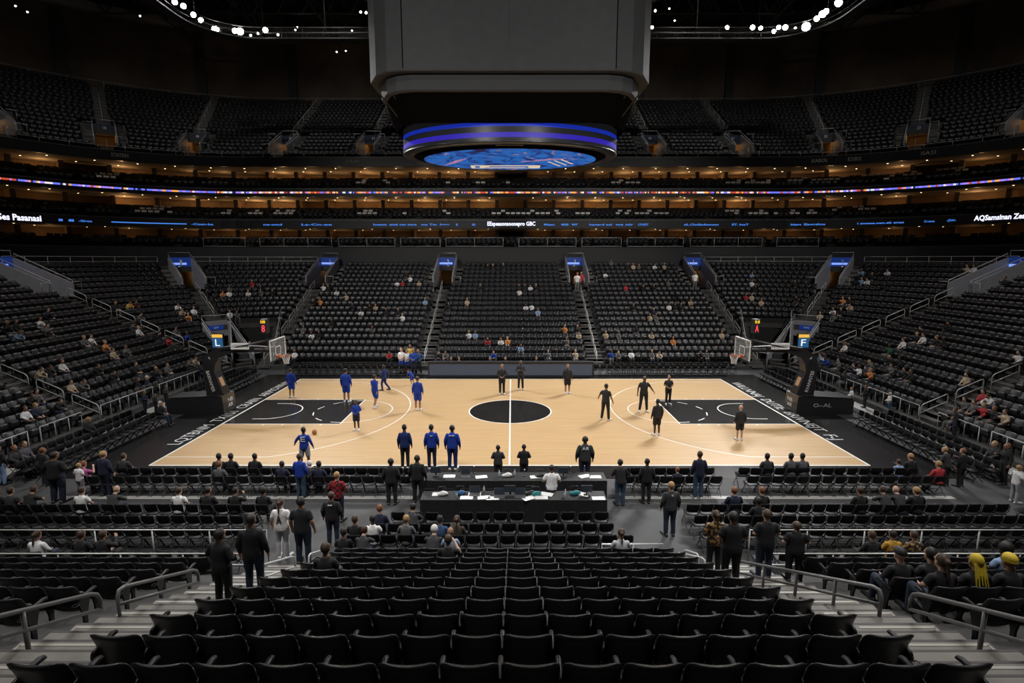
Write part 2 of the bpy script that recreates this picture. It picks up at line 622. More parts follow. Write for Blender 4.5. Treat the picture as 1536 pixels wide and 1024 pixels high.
# ================================================================== seats
def seat_parts():
    P = {}
    b = MB()
    path = [(0.075, 0.36), (0.06, 0.40), (0.035, 0.50), (0.015, 0.60), (-0.015, 0.70), (-0.05, 0.79), (-0.075, 0.832), (-0.088, 0.848)]
    shell(b, path, 0.247, 0.045, 11, 0.045, 0.36)
    P['backrest'] = b.mesh('backrest', M_SEAT, True)
    b = MB()
    path = [(0.10, 0.36), (0.115, 0.38), (0.14, 0.44), (0.15, 0.51), (0.145, 0.58), (0.13, 0.625), (0.12, 0.635)]
    shell(b, path, 0.222, 0.055, 9, 0.015, 0.35)
    P['seat_pan'] = b.mesh('seat_pan', M_PAN, True)
    b = MB()
    rings = []
    for y, z, w, t in ((-0.02, 0.585, .018, .02), (0.0, 0.60, .024, .028), (0.12, 0.615, .026, .03), (0.26, 0.625, .027, .03), (0.31, 0.612, .022, .024), (0.325, 0.60, .012, .012)):
        rings.append([(0.255 + w * math.cos(q * PI / 4 + PI / 8), y, z + t * math.sin(q * PI / 4 + PI / 8)) for q in range(8)])
    b.loft(rings)
    P['armrest'] = b.mesh('armrest', M_SEAT, True)
    b = MB()
    poly = [(-0.03, 0.58), (0.16, 0.60), (0.17, 0.52), (0.10, 0.30), (0.085, 0.05), (0.14, 0.02), (0.14, 0.0), (-0.03, 0.0), (-0.03, 0.02), (0.02, 0.05), (0.03, 0.30)]
    b.prism(poly, lambda p: (0.241, p[0], p[1]), lambda p: (0.269, p[0], p[1]))
    P['leg'] = b.mesh('leg', M_IRON)
    b = MB()
    n = 12
    rings = []
    for k in range(n + 1):
        f = 2 * PI * k / n
        c = Vector((0.255 + 0.042 * math.cos(f), -0.075 + 0.042 * math.sin(f), 0.56))
        rings.append([(c.x + 0.006 * math.cos(q) * math.cos(f), c.y + 0.006 * math.cos(q) * math.sin(f), c.z + 0.006 * math.sin(q)) for q in (0, PI / 2, PI, 1.5 * PI)])
    b.loft(rings, caps=False)
    b.box((0.255, -0.025, 0.56), (0.012, 0.06, 0.012))
    P['cup_holder'] = b.mesh('cup_holder', M_IRON, False)
    return P
SEAT = seat_parts()

def low_seat(pan=True):
    b = MB()
    shell(b, [(0.07, 0.38), (0.03, 0.55), (-0.03, 0.74), (-0.07, 0.82), (-0.088, 0.848)], 0.238, 0.045, 5, 0.05, 0.45)
    n1 = len(b.f)
    if pan:
        shell(b, [(0.11, 0.37), (0.165, 0.45), (0.18, 0.60), (0.165, 0.68)], 0.222, 0.05, 3, 0.01, 0.3)
    else:
        b.box((0, 0.28, 0.39), (0.43, 0.42, 0.05))
    b.box((0.255, 0.14, 0.61), (0.045, 0.32, 0.04))
    b.box((0.255, 0.06, 0.3), (0.02, 0.1, 0.6))
    return np.array(b.v, dtype=np.float32), b.f
LOWV, LOWF = low_seat()
LOWV2, LOWF2 = low_seat(False)

# collect every seat: x, y, z, yaw (facing +Y at 0), descriptor
SEATS = []
def fill(path, s0, s1, R, h, pitch=0.51, info=None):
    n = int((s1 - s0) / pitch + 1e-6)
    if n < 1:
        return
    off = s0 + ((s1 - s0) - n * pitch) / 2
    for k in range(n):
        s = off + (k + 0.5) * pitch
        x, y, nx, ny = path.at(s, R)
        yaw = math.atan2(-ny, -nx) - PI / 2
        SEATS.append(dict(x=x, y=y, z=h, yaw=yaw, k=k, n=n, **info))
LBLOCK = ['far centre', 'far {}', '{} corner', '{} end corner', '{} end', '{} near end']
for i in range(NROW):
    R = RB[i]
    marks = sorted((LOW.s_of(a, R), a) for a in LAISLE)
    wid = lambda a: (1.75 if (i >= VOM0 and a[1] not in (-2.8, -13.4)) else 0.62)
    ends = [(-LOW.smax(R), None)] + marks + [(LOW.smax(R), None)]
    nb = len(marks)
    for j in range(len(ends) - 1):
        (sa, a), (sb, b) = ends[j], ends[j + 1]
        sa += wid(a) if a else 0.0
        sb -= wid(b) if b else 0.0
        mid = (sa + sb) / 2
        rank = abs(j - nb / 2)
        rank = int(round(rank))
        blk = LBLOCK[min(rank, 5)].format(side(mid))
        # take out the cut-outs that are not aisles
        parts = [(sa, sb)]
        for (c, hw), (m, _, x0, x1) in [((LOW.s_of(m, R), hw), (m, hw, x0, x1)) for m, hw, x0, x1 in CUT if x0 <= i <= x1 and m[1] in (22, 47)]:
            new = []
            for p0, p1 in parts:
                if c + hw + 0.1 <= p0 or c - hw - 0.1 >= p1:
                    new.append((p0, p1))
                else:
                    if c - hw - 0.1 > p0: new.append((p0, c - hw - 0.1))
                    if c + hw + 0.1 < p1: new.append((c + hw + 0.1, p1))
            parts = new
        for p0, p1 in parts:
            fill(LOW, p0, p1, R, TREAD[i], info=dict(blk=blk, row=i, zone='low', sgn=-1 if mid < 0 else 1))
for i in range(UN):
    R = UR[i]
    marks = sorted(us(a, R) for a in UAISLE)
    w = 1.75 if UC0 <= i <= UC1 + 1 else 0.55
    ends = [-UPP.smax(R) - w] + marks + [UPP.smax(R) + w]
    for j in range(len(ends) - 1):
        fill(UPP, ends[j] + w, ends[j + 1] - w, R, UH[i], 0.52, info=dict(blk='upper', row=i, zone='up', sgn=1))
# near stand
for k in range(0, 12):
    for xa, xb, kmin, nm in ((-17.4, -6.35, 2, 'blue-team wing'), (-4.1, 4.1, 0, 'middle'), (6.35, 17.4, 2, 'black-team wing')):
        if k < kmin:
            continue
        n = int((xb - xa) / 0.512)
        for q in range(n):
            if nm == 'middle':
                x = (q - (n - 1) / 2) * 0.512
            elif xa < 0:
                x = xb - (q + .5) * 0.512
            else:
                x = xa + (q + .5) * 0.512
            SEATS.append(dict(x=x, y=nty(k) + 0.088, z=nth_h(k), yaw=0.0, k=q, n=n, blk=nm, row=k, zone='near', sgn=-1 if x < 0 else 1))
# suite balconies: three levels, three rows each
SUITE = [(9.30, 11.2), (12.05, 14.4), (15.15, 17.4)]
BAY = 3.1
for lv, (fl, ce) in enumerate(SUITE):
    for r in range(2 if lv == 0 else 3):
        R = 18.95 + 0.85 * r
        sm = UPP.cx + R * PI / 2 + 8
        nb = int(2 * UPP.cx // BAY)
        s = -sm
        while s < sm:
            fill(UPP, s + 0.12, s + BAY * (R / 18.0 if abs(s) > UPP.cx else 1.0) - 0.12, R, fl + 0.32 * r, 0.54, info=dict(blk='suite', row=r, zone='suite', sgn=1))
            s += BAY * (R / 18.0 if abs(s) > UPP.cx else 1.0)
for st in SEATS:
    X, Y, S = px(st['x'], st['y'], st['z'] + 0.6)
    st['px'] = (X, Y); st['S'] = S
    st['in'] = -25 < X < 1561 and -20 < Y < 1040
# ================================================================== distant spectators: place in the photo, colour of the top
CROWD = """409,417,k 393,430,k 389,432,g 409,440,k 489,429,w 498,432,k 503,435,w 518,447,c 476,450,k 480,452,o 528,462,o 539,467,w 553,462,k 561,462,c 581,465,k 596,467,k 603,472,w 595,424,w 604,424,r 615,419,w 611,414,k 628,426,o 456,497,g 471,497,w 478,499,k
638,445,g 644,450,lb 666,455,k 706,502,w 715,504,lb 733,510,r 749,507,w 756,509,o 741,527,b 661,535,k 674,535,g 646,532,k 777,430,k 780,436,w 785,432,k 795,431,w 805,430,k 785,462,w 795,462,w 805,464,lb 850,495,o 868,495,k 870,502,c 783,519,lb 913,530,b 944,535,w 928,537,o
980,537,g 992,538,o 863,532,o 820,534,g 1002,462,w 1014,457,k 1025,457,k 977,465,o 975,474,c 980,470,g 948,460,k 1032,449,c 940,432,r 1002,420,g 983,428,k 965,429,k 943,399,k 950,399,c 960,399,g 967,399,k 983,399,w 994,397,c 998,399,k 915,395,g 910,410,w 1124,425,w 1130,425,k
1120,442,r 1129,447,c 1138,452,c 1130,410,lb 1080,500,c 1010,512,o 1284,402,lb 1303,420,w 1292,419,lb 1311,415,k 1336,409,w 1327,427,o 1274,447,k 1261,447,o 1278,455,c 1254,470,w 1262,465,k 1251,471,g 1198,447,o 1456,409,o 1472,407,w 1477,416,o 1489,412,o 1502,415,k 1426,490,o 1356,512,w
1372,505,k 1387,507,w 1390,500,k 1402,505,k 1336,525,gr 1269,516,w 1223,536,w 1230,541,lb 1236,539,w 1244,545,b 1254,547,g 1267,555,k 1278,555,o 1339,545,k 1354,542,k 1362,554,k 1342,552,g 1373,555,k 1304,567,o 1526,542,w 1532,545,w 1444,570,c 1459,572,w 1476,576,m 1486,598,w 1434,612,k
1464,610,g 1470,603,r 1477,625,r 1490,627,k 1497,620,c 1446,610,g 176,455,o 192,452,y 200,451,m 265,455,w 267,470,c 280,471,o 290,469,w 194,477,o 210,474,g 205,482,w 335,439,o 341,434,g 346,439,w 375,425,r 374,437,w 345,469,w 359,470,g 10,490,o 16,497,lb 22,482,k 60,482,w
75,469,o 71,492,o 122,515,g 136,515,w 154,519,o 92,543,w 55,568,o 46,577,m 66,566,k 137,560,k 172,532,c 185,532,g 204,552,k 232,550,k 251,552,g 235,497,k 250,502,r 260,507,o 271,505,b 290,540,c 277,537,g 57,621,n 45,616,w 82,610,k 45,600,k 59,598,g 112,575,g 100,585,o
443,531,w 590,537,r 603,534,k 1060,538,g 1046,534,k 1420,515,k 1310,545,g 1295,550,w 320,545,k 302,552,o 163,565,k 1190,425,k 1225,470,o 500,480,k 560,492,g 700,452,c 720,432,k 742,398,o 752,400,k 728,399,k 850,512,g 905,505,c 952,490,k 930,496,g 976,500,c"""
CROWD = [(int(a), int(b), c) for a, b, c in (t.split(',') for t in CROWD.split())]
# seated people near the camera: x, y of the top of the head, where they sit (seat or chair), then looks
SEATED = [
    # x, y, on, pose, top, sleeve, hair, skin, label
    (495, 816, 's', 'sit_lap', 'k', 'short', 'brown', 'a', 'seated person in black with brown hair near the blue-team stairs, middle block'),
    (680, 810, 's', 'sit_phone', 'k', 'short', 'brown', 'a', 'seated person in black with brown hair right behind the denim jacket'),
    (516, 791, 'c', 'sit_lap', 'k', 'short', 'black', 'b', 'seated person in black tee at the blue-team end of the rear centre floor row'),
    (549, 797, 'c', 'sit_lean', 'd', 'long', 'brown', 'a', 'seated person in dark grey hoodie beside the black tee in the rear centre floor row'),
    (612, 786, 'c', 'sit_lap', 'g', 'long', 'blond', 'a', 'seated person with long blond hair and grey top in centre floor rows'),
    (636, 793, 'c', 'sit_lean', 'd', 'long', 'white', 'a', 'seated person with white hair and broad charcoal top in centre floor rows'),
    (656, 794, 'c', 'sit_lap', 'dn', 'long', 'longdark', 'b', 'seated person with long dark hair in a blue denim jacket'),
    (664, 785, 'c', 'sit_lap', 'lb', 'short', 'bald', 'b', 'seated bald person in pale blue shirt ahead of the denim jacket'),
    (689, 789, 'c', 'sit_lap', 'br', 'long', 'longbrown', 'a', 'seated person with long light brown hair and dark brown top'),
    (535, 778, 'c', 'sit_lap', 'k', 'short', 'brown', 'b', 'seated person in black with brown hair, second centre floor row, nearest the blue-team aisle'),
    (571, 752, 'c', 'sit_lap', 'n', 'long', 'red', 'a', 'seated person with ginger hair and navy top in the first centre floor row'),
    (558, 757, 'c', 'sit_lap', 'w', 'short', 'black', 'c', 'seated person with black hair and white top next to the navy top'),
    (607, 775, 'c', 'sit_lean', 'd', 'long', 'black', 'b', 'seated person bent forward in the second centre floor row'),
    (936, 791, 's', 'sit_lap', 'ws', 'short', 'longbrown', 'a', 'seated person in white shirt near the black-team end of the middle block'),
    (268, 733, 'c', 'sit_lap', 'w', 'short', 'brown', 'a', 'seated person in white tee in the blue-team floor block, front row'),
    (316, 728, 'c', 'sit_lap', 'k', 'long', 'shaved', 'b', 'seated broad person in black in the blue-team floor block beside another in black'),
    (345, 730, 'c', 'sit_phone', 'k', 'long', 'shaved', 'b', 'seated person in black raising a hand, blue-team floor block'),
    (123, 730, 'c', 'sit_lap', 'w', 'short', 'brown', 'a', 'seated person in pale grey-white tee in the outer blue-team floor block'),
    (158, 738, 'c', 'sit_lean', 'd', 'long', 'bald', 'a', 'seated person in dark top with bald head beside the pale tee'),
    (26, 731, 'c', 'sit_lap', 'd', 'short', 'brown', 'a', 'seated person in dark green-grey tee at the outer end of the blue-team floor block'),
    (43, 734, 'c', 'sit_lean', 'k', 'short', 'brown', 'b', 'seated person in black leaning forward at the outer blue-team floor block'),
    (8, 728, 'c', 'sit_lap', 'k', 'long', 'black', 'b', 'seated person in black at the very edge of the blue-team floor block'),
    (398, 735, 'c', 'sit_lap', 'k', 'long', 'afro', 'b', 'seated person with bushy hair and black top behind the blue sweater'),
    (424, 733, 'c', 'sit_lap', 'n', 'long', 'shaved', 'c', 'seated person in navy behind the man in blue sweater and jeans'),
    (466, 732, 'c', 'sit_lean', 'd', 'long', 'white', 'a', 'seated person with pale bald head and grey top beside the black-shirted standing men'),
    (1110, 732, 'c', 'sit_lap', 'n', 'long', 'red', 'a', 'seated broad person in navy at the inner end of the black-team floor block'),
    (1152, 735, 'c', 'sit_lap', 'k', 'long', 'red', 'a', 'seated person with ginger hair in black in the black-team floor block'),
    (1141, 737, 'c', 'sit_lap', 'k', 'long', 'black', 'c', 'seated person with black hair next to the ginger-haired person'),
    (1300, 733, 'c', 'sit_lap', 'k', 'long', 'brown', 'b', 'seated person in black suit alone in the black-team floor block'),
    (1331, 736, 'c', 'sit_lean', 'd', 'long', 'brown', 'b', 'seated person in dark grey leaning forward, black-team floor block'),
    (1353, 735, 'c', 'sit_lean', 'd', 'long', 'bald', 'a', 'seated person with pale bald head, black-team floor block, between two dark tops'),
    (1381, 732, 'c', 'sit_lap', 'k', 'long', 'blond', 'a', 'seated broad person in black with sandy hair, black-team floor block'),
    (71, 785, 'c', 'sit_lap', 'w', 'long', 'longbrown', 'a', 'seated person with tied brown hair and white shirt on the blue-team platform'),
    (127, 787, 'c', 'sit_lap', 'k', 'long', 'brown', 'b', 'seated person in black jacket on the blue-team platform next to the white shirt'),
    (152, 792, 'c', 'sit_phone', 'k', 'long', 'brown', 'b', 'second seated person in black on the blue-team platform'),
    (1293, 788, 'c', 'sit_lap', 'k', 'long', 'brown', 'b', 'seated person in black on the black-team platform beside the yellow jacket'),
    (1327, 787, 'c', 'sit_lap', 'ye', 'long', 'longdark', 'b', 'seated person in golden yellow jacket with long braids on the black-team platform'),
    (1360, 788, 'c', 'sit_lap', 'bg', 'long', 'brown', 'b', 'seated person in dark brown and gold jacket next to the yellow jacket'),
    (1390, 846, 's', 'sit_lap', 'k', 'short', 'longdark', 'a', 'seated person with long dark hair in black near the dark cap, black-team wing'),
    (1431, 847, 's', 'sit_lap', 'k', 'short', 'longbrown', 'a', 'seated person in black with brown tied hair between long dark hair and yellow braids'),
    (1470, 843, 's', 'sit_lap', 'k', 'short', 'braids', 'b', 'seated person with yellow braids over a black top in the black-team wing'),
    (1511, 834, 's', 'sit_lap', 'k', 'long', 'beanie', 'b', 'seated person in black with a bright yellow beanie in the black-team wing'),
    (1365, 853, 's', 'sit_lap', 'k', 'long', 'cap', 'a', 'seated person in a dark cap next to the long dark hair in the black-team wing'),
    (1518, 822, 's', 'sit_lap', 'lb', 'short', 'afro', 'c', 'seated person with bushy hair and pale blue shirt ahead of the yellow beanie'),
    (322, 681, 'c', 'sit_lap', 'd', 'long', 'black', 'c', 'seated staff member in dark grey, outermost of three on the blue-team courtside row'),
    (352, 682, 'c', 'sit_lap', 'k', 'long', 'black', 'c', 'seated staff member in black, middle of three on the blue-team courtside row'),
    (374, 681, 'c', 'sit_lap', 'k', 'long', 'shaved', 'c', 'seated staff member in black, innermost of three on the blue-team courtside row'),
    (320, 703, 'c', 'sit_lap', 'hg', 'long', 'red', 'a', 'seated person in heather grey in the second blue-team courtside row'),
    (483, 690, 'c', 'sit_lap', 'n', 'long', 'black', 'c', 'seated person in navy on the courtside row next to the blue sweater'),
    (1157, 680, 'c', 'sit_lap', 'd', 'long', 'black', 'c', 'seated staff member in charcoal, innermost of three on the black-team courtside row'),
    (1183, 679, 'c', 'sit_lap', 'hg', 'long', 'black', 'c', 'seated staff member in grey, middle of three on the black-team courtside row'),
    (1208, 680, 'c', 'sit_lap', 'hg', 'long', 'shaved', 'c', 'seated staff member in light grey, outermost of three on the black-team courtside row'),
    (1009, 697, 'c', 'sit_lap', 'n', 'long', 'red', 'a', 'small seated person in navy between the two standing men in jeans'),
    (1382, 674, 'c', 'sit_lap', 'k', 'long', 'blond', 'a', 'seated person in black at the outer end of the black-team courtside rows'),
    (1362, 682, 'c', 'sit_phone', 'lb', 'short', 'brown', 'b', 'small seated person in pale shirt next to the black jacket, courtside outer end'),
    (1400, 682, 'c', 'sit_lap', 'r', 'long', 'blond', 'a', 'seated person in red at the outer end of the black-team courtside rows'),
    (113, 678, 'c', 'sit_phone', 'mg', 'short', 'red', 'a', 'seated person in magenta tee at the corner chairs beside the man in black'),
    (181, 681, 'c', 'sit_lap', 'd', 'long', 'brown', 'a', 'seated person in dark top at the outer end of the blue-team courtside rows'),
    (131, 619, 'c', 'sit_lap', 'k', 'long', 'blond', 'b', 'seated person in black on the blue-team end line chairs'),
    (250, 601, 'c', 'sit_lap', 'k', 'long', 'white', 'a', 'white-haired seated person on the blue-team end line chairs'),
    (1498, 660, 'c', 'sit_lap', 'd', 'long', 'blond', 'a', 'seated person in grey at the near end of the black-team end line chairs'),
    (15, 662, 'c', 'sit_lap', 'd', 'long', 'red', 'b', 'seated person in dark grey at the near end of the blue-team end line chairs'),
    (28, 660, 'c', 'sit_lap', 'hg', 'long', 'brown', 'a', 'seated person in grey jacket beside another at the near blue-team end line chairs'),
]
for q, (X, Y, c) in enumerate(((661, 536, 'k'), (673, 537, 'n'), (690, 538, 'w'), (735, 537, 'b'), (762, 538, 'k'), (805, 537, 'g'))):
    SEATED.append((X, Y, 'c', 'sit_lap', c, 'long', 'brown', 'b', f"seated person behind the far LED board, {nth(q + 1)} counting from its blue-team end"))
def snap(pool, X, Y, zoff, fwd, lim):
    best, bd = None, lim
    for p in pool:
        if p.get('occ') or not p['in']:
            continue
        X2, Y2, S = px(p['x'] - math.sin(p['yaw']) * fwd, p['y'] + math.cos(p['yaw']) * fwd, p['z'] + zoff)
        d = math.hypot(X2 - X, Y2 - Y)
        if d < bd:
            best, bd = p, d
    if best:
        best['occ'] = True
    return best
SIT = []            # (seat, record)
lowpool = [s for s in SEATS if s['zone'] in ('low', 'near')]
for rec in SEATED:
    if rec[2] == 's':
        p = snap(lowpool, rec[0], rec[1], 1.2, 0.17, 60)
        if p: SIT.append((p, rec, 's'))
farpool = [s for s in SEATS if s['zone'] == 'low']
CROWDSIT = []
for X, Y, c in CROWD:
    p = snap(farpool, X, Y, 0.85, 0.15, 14)
    if p: CROWDSIT.append((p, c))
inside = sorted([s for s in SEATS if s['in']], key=lambda s: -s['S'])
SINGLE = inside[:300]
single_ids = set(id(s) for s in SINGLE)
REST = [s for s in SEATS if id(s) not in single_ids and not (s['zone'] == 'near' and not s['in'])]
def mass(name, groups, mats):
    VV, LL, TT = [], [], []
    vo = 0
    for tv, tf, places in groups:
        n = len(places)
        if not n:
            continue
        A = np.array([(p['x'], p['y'], p['z'], p['yaw']) for p in places], dtype=np.float32)
        c, s = np.cos(A[:, 3:4]), np.sin(A[:, 3:4])
        V = np.empty((n, len(tv), 3), dtype=np.float32)
        V[:, :, 0] = tv[:, 0] * c - tv[:, 1] * s + A[:, 0:1]
        V[:, :, 1] = tv[:, 0] * s + tv[:, 1] * c + A[:, 1:2]
        V[:, :, 2] = tv[:, 2] + A[:, 2:3]
        lens = np.array([len(f) for f in tf], dtype=np.int32)
        flat = np.array([i for f in tf for i in f], dtype=np.int32)
        LL.append((flat[None, :] + vo + (np.arange(n, dtype=np.int32) * len(tv))[:, None]).ravel())
        TT.append(np.tile(lens, n))
        VV.append(V.reshape(-1, 3))
        vo += n * len(tv)
    V, L, tot = np.concatenate(VV), np.concatenate(LL), np.concatenate(TT)
    me = bpy.data.meshes.new(name)
    me.vertices.add(len(V))
    me.vertices.foreach_set('co', V.ravel())
    me.loops.add(len(L))
    me.loops.foreach_set('vertex_index', L.astype(np.int32))
    start = np.concatenate(([0], np.cumsum(tot)[:-1])).astype(np.int32)
    me.polygons.add(len(tot))
    me.polygons.foreach_set('loop_start', start)
    me.polygons.foreach_set('use_smooth', np.ones(len(tot), dtype=bool))
    me.update(calc_edges=True)
    me.validate()
    for m in mats:
        me.materials.append(m)
    return me
o = obj('stadium_seat_rows', mass('stadium_seat_rows', [(LOWV, LOWF, [s for s in REST if not s.get('occ')]), (LOWV2, LOWF2, [s for s in REST if s.get('occ')])], [M_SEAT]), kind='stuff')
tag(o, 'rows of black flip-up seats filling the far bowl, ends, balconies and upper deck', 'seats')
# the nearest seats, each a thing with its parts
proto = None
for st in SINGLE:
    q = st['k'] + 1
    if st['blk'] == 'middle':
        half = 'blue-team' if st['x'] < 0 else 'black-team'
        m = abs(int(math.floor(st['x'] / 0.512))) if st['x'] < 0 else int(st['x'] / 0.512) + 1
        lab = f"black flip-up seat, middle block, {nth(st['row'] + 1)} row up, {nth(m)} from centre gap on {half} side"
    elif st['zone'] == 'near':
        lab = f"black flip-up seat, {st['blk']} block, {nth(st['row'] + 1)} row up, {nth(q)} from the stairs"
    else:
        lab = f"black flip-up seat, {st['blk']} block, {nth(st['row'] + 1)} row up, {nth(q)} along the row"
    loc = (st['x'], st['y'], st['z'])
    if proto is None:
        proto = thing('stadium_seat', lab, 'seat', loc, st['yaw'], 'single flip-up seats in the near rows')
        for nm, me in SEAT.items():
            obj(nm, me, proto)
        r = proto
    else:
        r = copy_thing(proto, loc, st['yaw'], lab)
    if st.get('occ'):
        for ch in r.children:
            if ch.name.startswith('seat_pan'):
                ch.rotation_euler = (-1.36, 0, 0)
                ch.location = (0, 0.10 - (0.10 * math.cos(1.36) + 0.37 * math.sin(1.36)), 0.37 - (-0.10 * math.sin(1.36) + 0.37 * math.cos(1.36)))
    outer = (st['blk'] == 'middle' and st['k'] == 0) or (st['blk'] == 'black-team wing' and st['k'] == 0)
    if outer:
        for nm in ('armrest', 'leg'):
            obj(nm, SEAT[nm], r, loc=(-0.51, 0, 0))
# ================================================================== folding chairs
def chair_parts():
    P = {}
    b = MB(); shell(b, [(-0.165, 0.47), (-0.18, 0.54), (-0.195, 0.63), (-0.205, 0.71), (-0.208, 0.735), (-0.209, 0.75)], 0.195, 0.03, 9, 0.03, 0.4)
    P['backrest'] = b.mesh('backrest', M_FOLD, True)
    b = MB()
    rings = []
    for y, z, w, t in ((-0.19, 0.405, .15, .012), (-0.17, 0.40, .175, .035), (0.0, 0.40, .19, .045), (0.17, 0.412, .185, .045), (0.205, 0.408, .165, .03), (0.215, 0.40, .14, .012)):
        rings.append([(w * x, y, z + t * zz / 2) for x, zz in ((-1, -.5), (-.97, .6), (-.85, 1), (0, .75), (.85, 1), (.97, .6), (1, -.5), (.9, -1), (-.9, -1))])
    b.loft(rings)
    P['seat'] = b.mesh('seat', M_FOLD, True)
    for sgn in (-1, 1):
        b = MB(); b.tube([(sgn * 0.20, -0.205, 0.72), (sgn * 0.20, -0.17, 0.50), (sgn * 0.202, -0.02, 0.36), (sgn * 0.204, 0.19, 0.012), (sgn * 0.204, 0.195, 0.0)], 0.012, 6)
        P['leg%d' % sgn] = b.mesh('leg', M_CHLEG, True)
        b = MB(); b.tube([(sgn * 0.182, 0.13, 0.39), (sgn * 0.182, -0.24, 0.012), (sgn * 0.182, -0.245, 0.0)], 0.011, 6)
        P['rear%d' % sgn] = b.mesh('leg', M_CHLEG, True)
    b = MB(); b.tube([(-0.2, 0.10, 0.165), (0.2, 0.10, 0.165)], 0.008, 5); b.tube([(-0.18, -0.15, 0.11), (0.18, -0.15, 0.11)], 0.008, 5)
    P['stretcher'] = b.mesh('stretcher', M_CHLEG, True)
    return P
CH = chair_parts()
def low_chair():
    b = MB()
    shell(b, [(-0.165, 0.47), (-0.195, 0.63), (-0.205, 0.725), (-0.209, 0.75)], 0.195, 0.03, 5, 0.03, 0.45)
    b.box((0, 0.01, 0.405), (0.37, 0.40, 0.04))
    for sgn in (-1, 1):
        b.tube([(sgn * 0.2, -0.2, 0.7), (sgn * 0.2, -0.1, 0.4), (sgn * 0.2, 0.19, 0)], 0.014, 4)
        b.tube([(sgn * 0.18, 0.12, 0.39), (sgn * 0.18, -0.24, 0)], 0.013, 4)
    return np.array(b.v, dtype=np.float32), b.f
CHAIRS = []
def crow(x0, x1, y, z, yaw, pitch, row, skip=None):
    n = int(abs(x1 - x0) / pitch + 1e-6)
    for k in range(n):
        x = x0 + (k + .5) * pitch * (1 if x1 > x0 else -1)
        if skip and skip(x):
            continue
        CHAIRS.append(dict(x=x + rnd.uniform(-.012, .012), y=y + rnd.uniform(-.015, .015), z=z, yaw=yaw + rnd.uniform(-.05, .05), k=k, row=row))
def ccol(x, y0, y1, yaw, pitch, row):
    n = int(abs(y1 - y0) / pitch + 1e-6)
    for k in range(n):
        y = y0 + (k + .5) * pitch * (1 if y1 > y0 else -1)
        CHAIRS.append(dict(x=x + rnd.uniform(-.015, .015), y=y + rnd.uniform(-.012, .012), z=0.0, yaw=yaw + rnd.uniform(-.05, .05), k=k, row=row))
for sg in (-1, 1):
    t = side(sg)
    inner = -3.35 if sg < 0 else 3.9
    crow(inner, sg * 15.0, -9.42, 0, 0, 0.43, t + ' front courtside row', skip=(lambda x: 7.35 < x < 8.3))
    crow(inner, sg * 15.2, -10.15, 0, 0, 0.43, t + ' second courtside row', skip=(lambda x: 7.35 < x < 8.3))
    xin = -7.3 if sg < 0 else 5.4
    for q, (yy, nm) in enumerate(((-12.25, 'front'), (-12.95, 'middle'), (-13.65, 'rear'))):
        crow(xin, sg * 17.5, yy, 0, 0, 0.43, t + ' floor block ' + nm + ' row', skip=(lambda x, yy=yy: x > 15.2 and yy > -12.5 and x < 15.6))
    crow(sg * 6.3, sg * 17.0, -14.9, 0.02, 0, 0.55, t + ' railed platform row')
    # end line chairs: they face the court
    for q, xx in enumerate((17.15, 17.9, 18.6)):
        nm = ('front', 'second', 'third')[q] + ' row'
        ccol(sg * xx, -2.2, -9.6 + 0.25 * q, sg * PI / 2, 0.44, t + ' end line ' + nm)
        ccol(sg * xx, 2.0, 8.0, sg * PI / 2, 0.44, t + ' far end line ' + nm)
    crow(sg * 6.4 if sg < 0 else 5.8, sg * 15.5, 8.85, 0, PI, 0.5, t + ' far sideline front row')
    crow(sg * 7.2, sg * 16.2, 9.6, 0, PI, 0.5, t + ' far sideline second row')
crow(-5.6, 5.2, 9.35, 0, PI, 0.55, 'row behind the far board')
crow(-5.6, 5.2, 10.05, 0, PI, 0.55, 'second row behind the far board')
crow(-4.5, 3.6, -14.72, 0, 0, 0.46, 'centre floor fourth row')
crow(-4.4, 3.6, -14.05, 0, 0, 0.46, 'centre floor third row')
crow(-3.9, 3.4, -13.42, 0, 0, 0.46, 'centre floor second row')
crow(-3.5, 3.1, -12.75, 0, 0, 0.50, 'centre floor first row', skip=(lambda x: -2.0 < x < -1.4 or 0.5 < x < 1.2))
crow(-2.9, 3.2, -11.15, 0, 0, 0.62, 'row between the two long tables', skip=(lambda x: 0.6 < x < 1.9))
for c in CHAIRS:
    X, Y, S = px(c['x'], c['y'], c['z'] + .6)
    c['px'] = (X, Y); c['S'] = S; c['in'] = -20 < X < 1556
vis = sorted([c for c in CHAIRS if c['in']], key=lambda c: -c['S'])
HID = {'row between the two long tables', 'second row behind the far board'}
csingle = [c for c in vis if c['row'] not in HID and c['y'] < 8.5][:300]
cs_ids = set(id(c) for c in csingle)
lv, lf = low_chair()
o = obj('folding_chair_rows', mass('folding_chair_rows', [(lv, lf, [c for c in vis if id(c) not in cs_ids])], [M_FOLD]), kind='stuff')
tag(o, 'distant rows of black folding chairs along the far sideline and far ends', 'folding chairs')
proto = None
for c in csingle:
    if 'row between' in c['row'] or 'centre floor' in c['row']:
        lab = f"black folding chair, {c['row']}, {nth(c['k'] + 1)} from the blue-team aisle"
    elif 'end line' in c['row']:
        lab = f"black folding chair, {c['row']}, {nth(c['k'] + 1)} from the basket"
    else:
        lab = f"black folding chair, {c['row']}, {nth(c['k'] + 1)} from the middle"
    if proto is None:
        proto = thing('folding_chair', lab, 'chair', (c['x'], c['y'], c['z']), c['yaw'], 'folding chairs on the arena floor')
        for nm, me in CH.items():
            obj(nm.rstrip('-1') if nm[:3] in ('leg',) else ('leg' if nm[:4] == 'rear' else nm), me, proto)
    else:
        copy_thing(proto, (c['x'], c['y'], c['z']), c['yaw'], lab, scale=1.14 if 'end line' in c['row'] else None)

